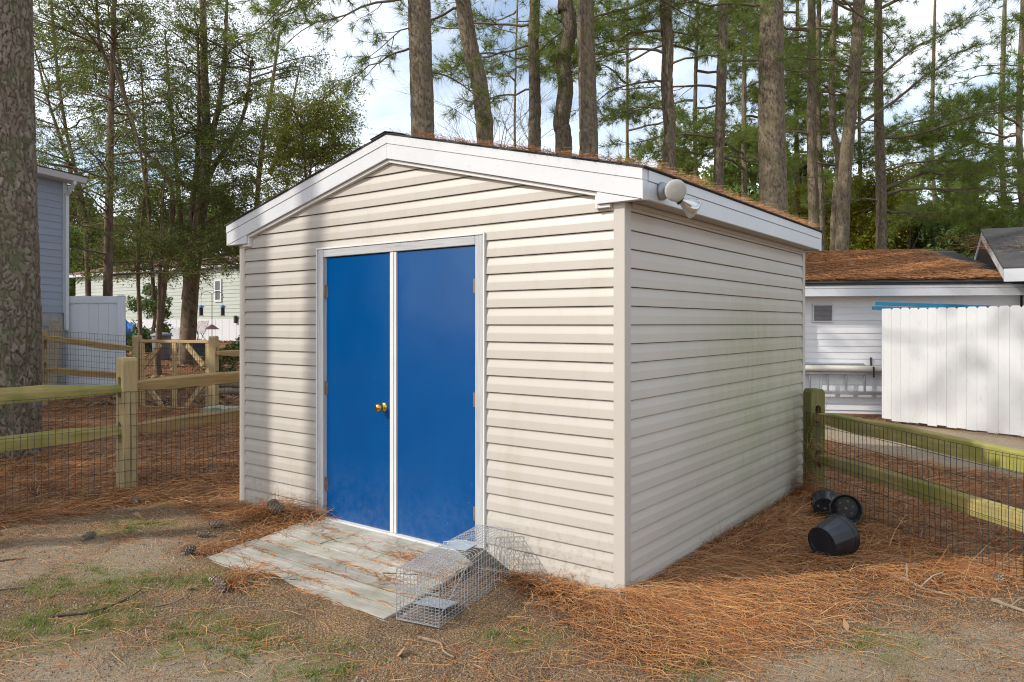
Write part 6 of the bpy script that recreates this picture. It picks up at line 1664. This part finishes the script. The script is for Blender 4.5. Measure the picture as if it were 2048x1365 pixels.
# dry grass stalks by the right fence and debris mound
n = 260; x = LR.normal(1.2, .45, n); y = LR.normal(1.75, .35, n); kk = LR.random(n) < .6; x, y = x[kk], y[kk]
needles(np.stack([x, y, GZ(x, y)], 1), M['straw'], 'dry_stalks', .08, .22, .003, .01, .9, label='dry upright grass stalks along the right wire fence', bend=.5)
n = 90; x = LR.normal(.15, .035, n); y = LR.normal(3.12, .05, n); z = LR.uniform(.1, .62, n)
needles(np.stack([x, y, z], 1), M['straw'], 'dry_vine', .10, .26, .003, .01, 1.2, az=-.9, azs=1.0, label='dry brown vine stems clinging to the green post', bend=.5)
# pine cones
def cone_mesh(open_=0.0):
    m = MB(); n = 46; L_ = .085
    for i in range(n):
        t = i / (n - 1); a = i * 2.39996; r = .021 * math.sin(PI * (t * .86 + .10)) ** .7; z_ = (t - .5) * L_
        d = Vector((math.cos(a), math.sin(a), 0)); s = Vector((-math.sin(a), math.cos(a), 0)); up = Vector((0, 0, 1)); c = d * r * .75 + up * z_
        tip = d * (r + .006 + open_ * .008) + up * (z_ + .006); w = .0082
        m.add([c - s * w - up * .003, c + s * w - up * .003, tip + s * w * .7, tip - s * w * .7, tip + up * .003, c + up * .006], [(0, 1, 2, 3), (3, 2, 4), (4, 2, 1, 5), (0, 3, 4, 5)])
    m.lathe([(0, -L_ * .5), (.012, -L_ * .42), (.016, 0), (.010, L_ * .4), (0, L_ * .5)], 10)
    return m.mesh('cone_scales', M['cone'])
cm = [cone_mesh(0), cone_mesh(.8)]
for i, (cx, cy, s_, az, k, lb) in enumerate((
    (-2.60, -1.03, 1.25, .4, 0, 'grey pine cone at the left front corner of the ramp'), (-1.90, -1.24, 1.2, 1.2, 0, 'pine cone on the soil in front of the ramp'),
    (-3.53, -1.24, 1.1, .2, 0, 'reddish pine cone on the grey soil near the left fence'), (-2.93, -.74, 1.1, 2.0, 0, 'pine cone on the soil left of the ramp'),
    (-.48, -.085, 1.0, .9, 1, 'open pine cone at the foot of the shed right of the trap'), (-3.09, -.54, 1.1, 2.8, 0, 'pine cone in the straw left of the door heap'),
    (-2.88, -.20, 1.2, .5, 1, 'dark open pine cone on top of the straw heap'), (-2.78, -.25, 1.15, 2.4, 1, 'second dark pine cone on the straw heap, nearer the ramp'),
    (-2.0, -1.20, 1.0, 2.2, 0, 'small pine cone at the front edge of the ramp'), (.025, -.075, .7, .3, 1, 'tiny dark cone at the foot of the front corner post'),
    (-4.3, -.55, 1.1, 1.3, 0, 'weathered pine cone beside the tan fence post'), (1.60, 1.55, 1.0, .3, 0, 'pine cone under the right wire fence'))):
    rz_ = rampz(cx, cy); zb = max(gz(cx, cy), rz_ if rz_ is not None else -9) + .022 * s_ + (.06 if i in (6, 7) else 0)
    c_ = tag(link('pine_cone', cm[k], None, (cx, cy, zb), (R(86 + 4 * (i % 3)), .1 * (i % 4), az)), lb, 'pine cone', 'pine cones on the ground'); c_.scale = (s_,) * 3
# sticks
def stick(label, pts, r, mat='stick', forks=()):
    b = Vector((pts[0][0], pts[0][1], 0)); b.z = gz(b.x, b.y); t = thing('fallen_stick', label, 'stick', b, 0, 'fallen sticks on the ground')
    def zz(p): 
        rp = rampz(p[0], p[1]); return max(gz(p[0], p[1]), rp if rp is not None else -9) + (p[2] if len(p) > 2 else 0) + r * .8
    P_ = [Vector((p[0], p[1], zz(p))) - b for p in pts]
    Q, u = resample(P_, .03); Q += np.cumsum(LR.normal(0, .0012, Q.shape), 0)
    m = MB().tube([tuple(q) for q in Q], list(r * (1 - .6 * u / u[-1])), 7)
    for (i, dx, dy, dz) in forks:
        q = Q[int(i * (len(Q) - 1))]; m.tube([tuple(q), (q[0] + dx * .5, q[1] + dy * .5 + .01, q[2] + dz * .7), (q[0] + dx, q[1] + dy, q[2] + dz)], [r * .55, r * .45, r * .25], 5)
    m.build('stick_body', M[mat], t)
stick('long dark stick across the moss at the lower left', [(-2.19, -2.0), (-2.1, -1.85), (-2.12, -1.68), (-2.20, -1.53, .01)], .007, 'stick_dark', ((.5, .03, -.12, .01),))
stick('thin curved twig right of the long dark stick', [(-1.93, -1.595), (-1.92, -1.5), (-1.956, -1.387, .01)], .005)
stick('pale bent stick on the soil in front of the trap', [(-.56, -1.02), (-.43, -1.01), (-.36, -1.06), (-.265, -1.09)], .008)
stick('short broken grey stick in front of the large pot', [(.761, 1.19), (.83, 1.05), (.90, .90), (.927, .841)], .011, 'stick')
stick('long forked branch lying in the sunny straw at the right', [(1.08, 1.26), (1.18, 1.22), (1.30, 1.12), (1.42, 1.09)], .012, 'stick', ((.3, -.03, .16, .05), (.6, .10, .10, .08)))
stick('pale branch reaching the right picture edge', [(1.60, 1.12), (1.70, 1.06), (1.85, 1.02)], .012, 'stick', ((.4, .06, .10, .03),))
stick('grey stick at the far left of the bare soil', [(-2.86, -2.05), (-2.80, -1.95), (-2.755, -1.875)], .007)
stick('thin twig on the grey soil beside the left fence', [(-3.40, -1.83), (-3.38, -1.75), (-3.357, -1.684)], .006, 'stick_dark')
stick('forked grey twig in the straw between fence and shed', [(-4.05, -.25), (-3.95, -.28), (-3.88, -.22, .02)], .008, 'stick_dark', ((.5, .03, .08, .04),))
stick('pale twig lying left of the straw heap', [(-3.55, -.93), (-3.40, -.93), (-3.20, -.96)], .005)
stick('dark curly twig lying on the ramp boards', [(-1.70, -.92), (-1.58, -.84), (-1.50, -.86), (-1.46, -.93)], .004, 'stick_dark', ((.6, .04, -.05, .0),))
stick('dark twig with needles across the ramp near the trap', [(-1.30, -.56), (-1.18, -.50), (-1.02, -.44), (-.90, -.46)], .004, 'stick_dark', ((.3, .03, .06, .0),))
stick('small upright dark twig on the ramp near the door', [(-2.05, -.42), (-2.0, -.34, .02), (-1.95, -.31, .03)], .003, 'stick_dark', ((.5, -.05, -.02, .02),))
stick('short grey stick in the straw in front of the corner post', [(.50, -.32), (.55, -.28), (.60, -.25)], .009, 'stick')
stick('brown branch lying across the straw right of the trap', [(-.42, -.30), (-.30, -.28), (-.22, -.17), (-.12, -.16)], .007, 'stick_dark')
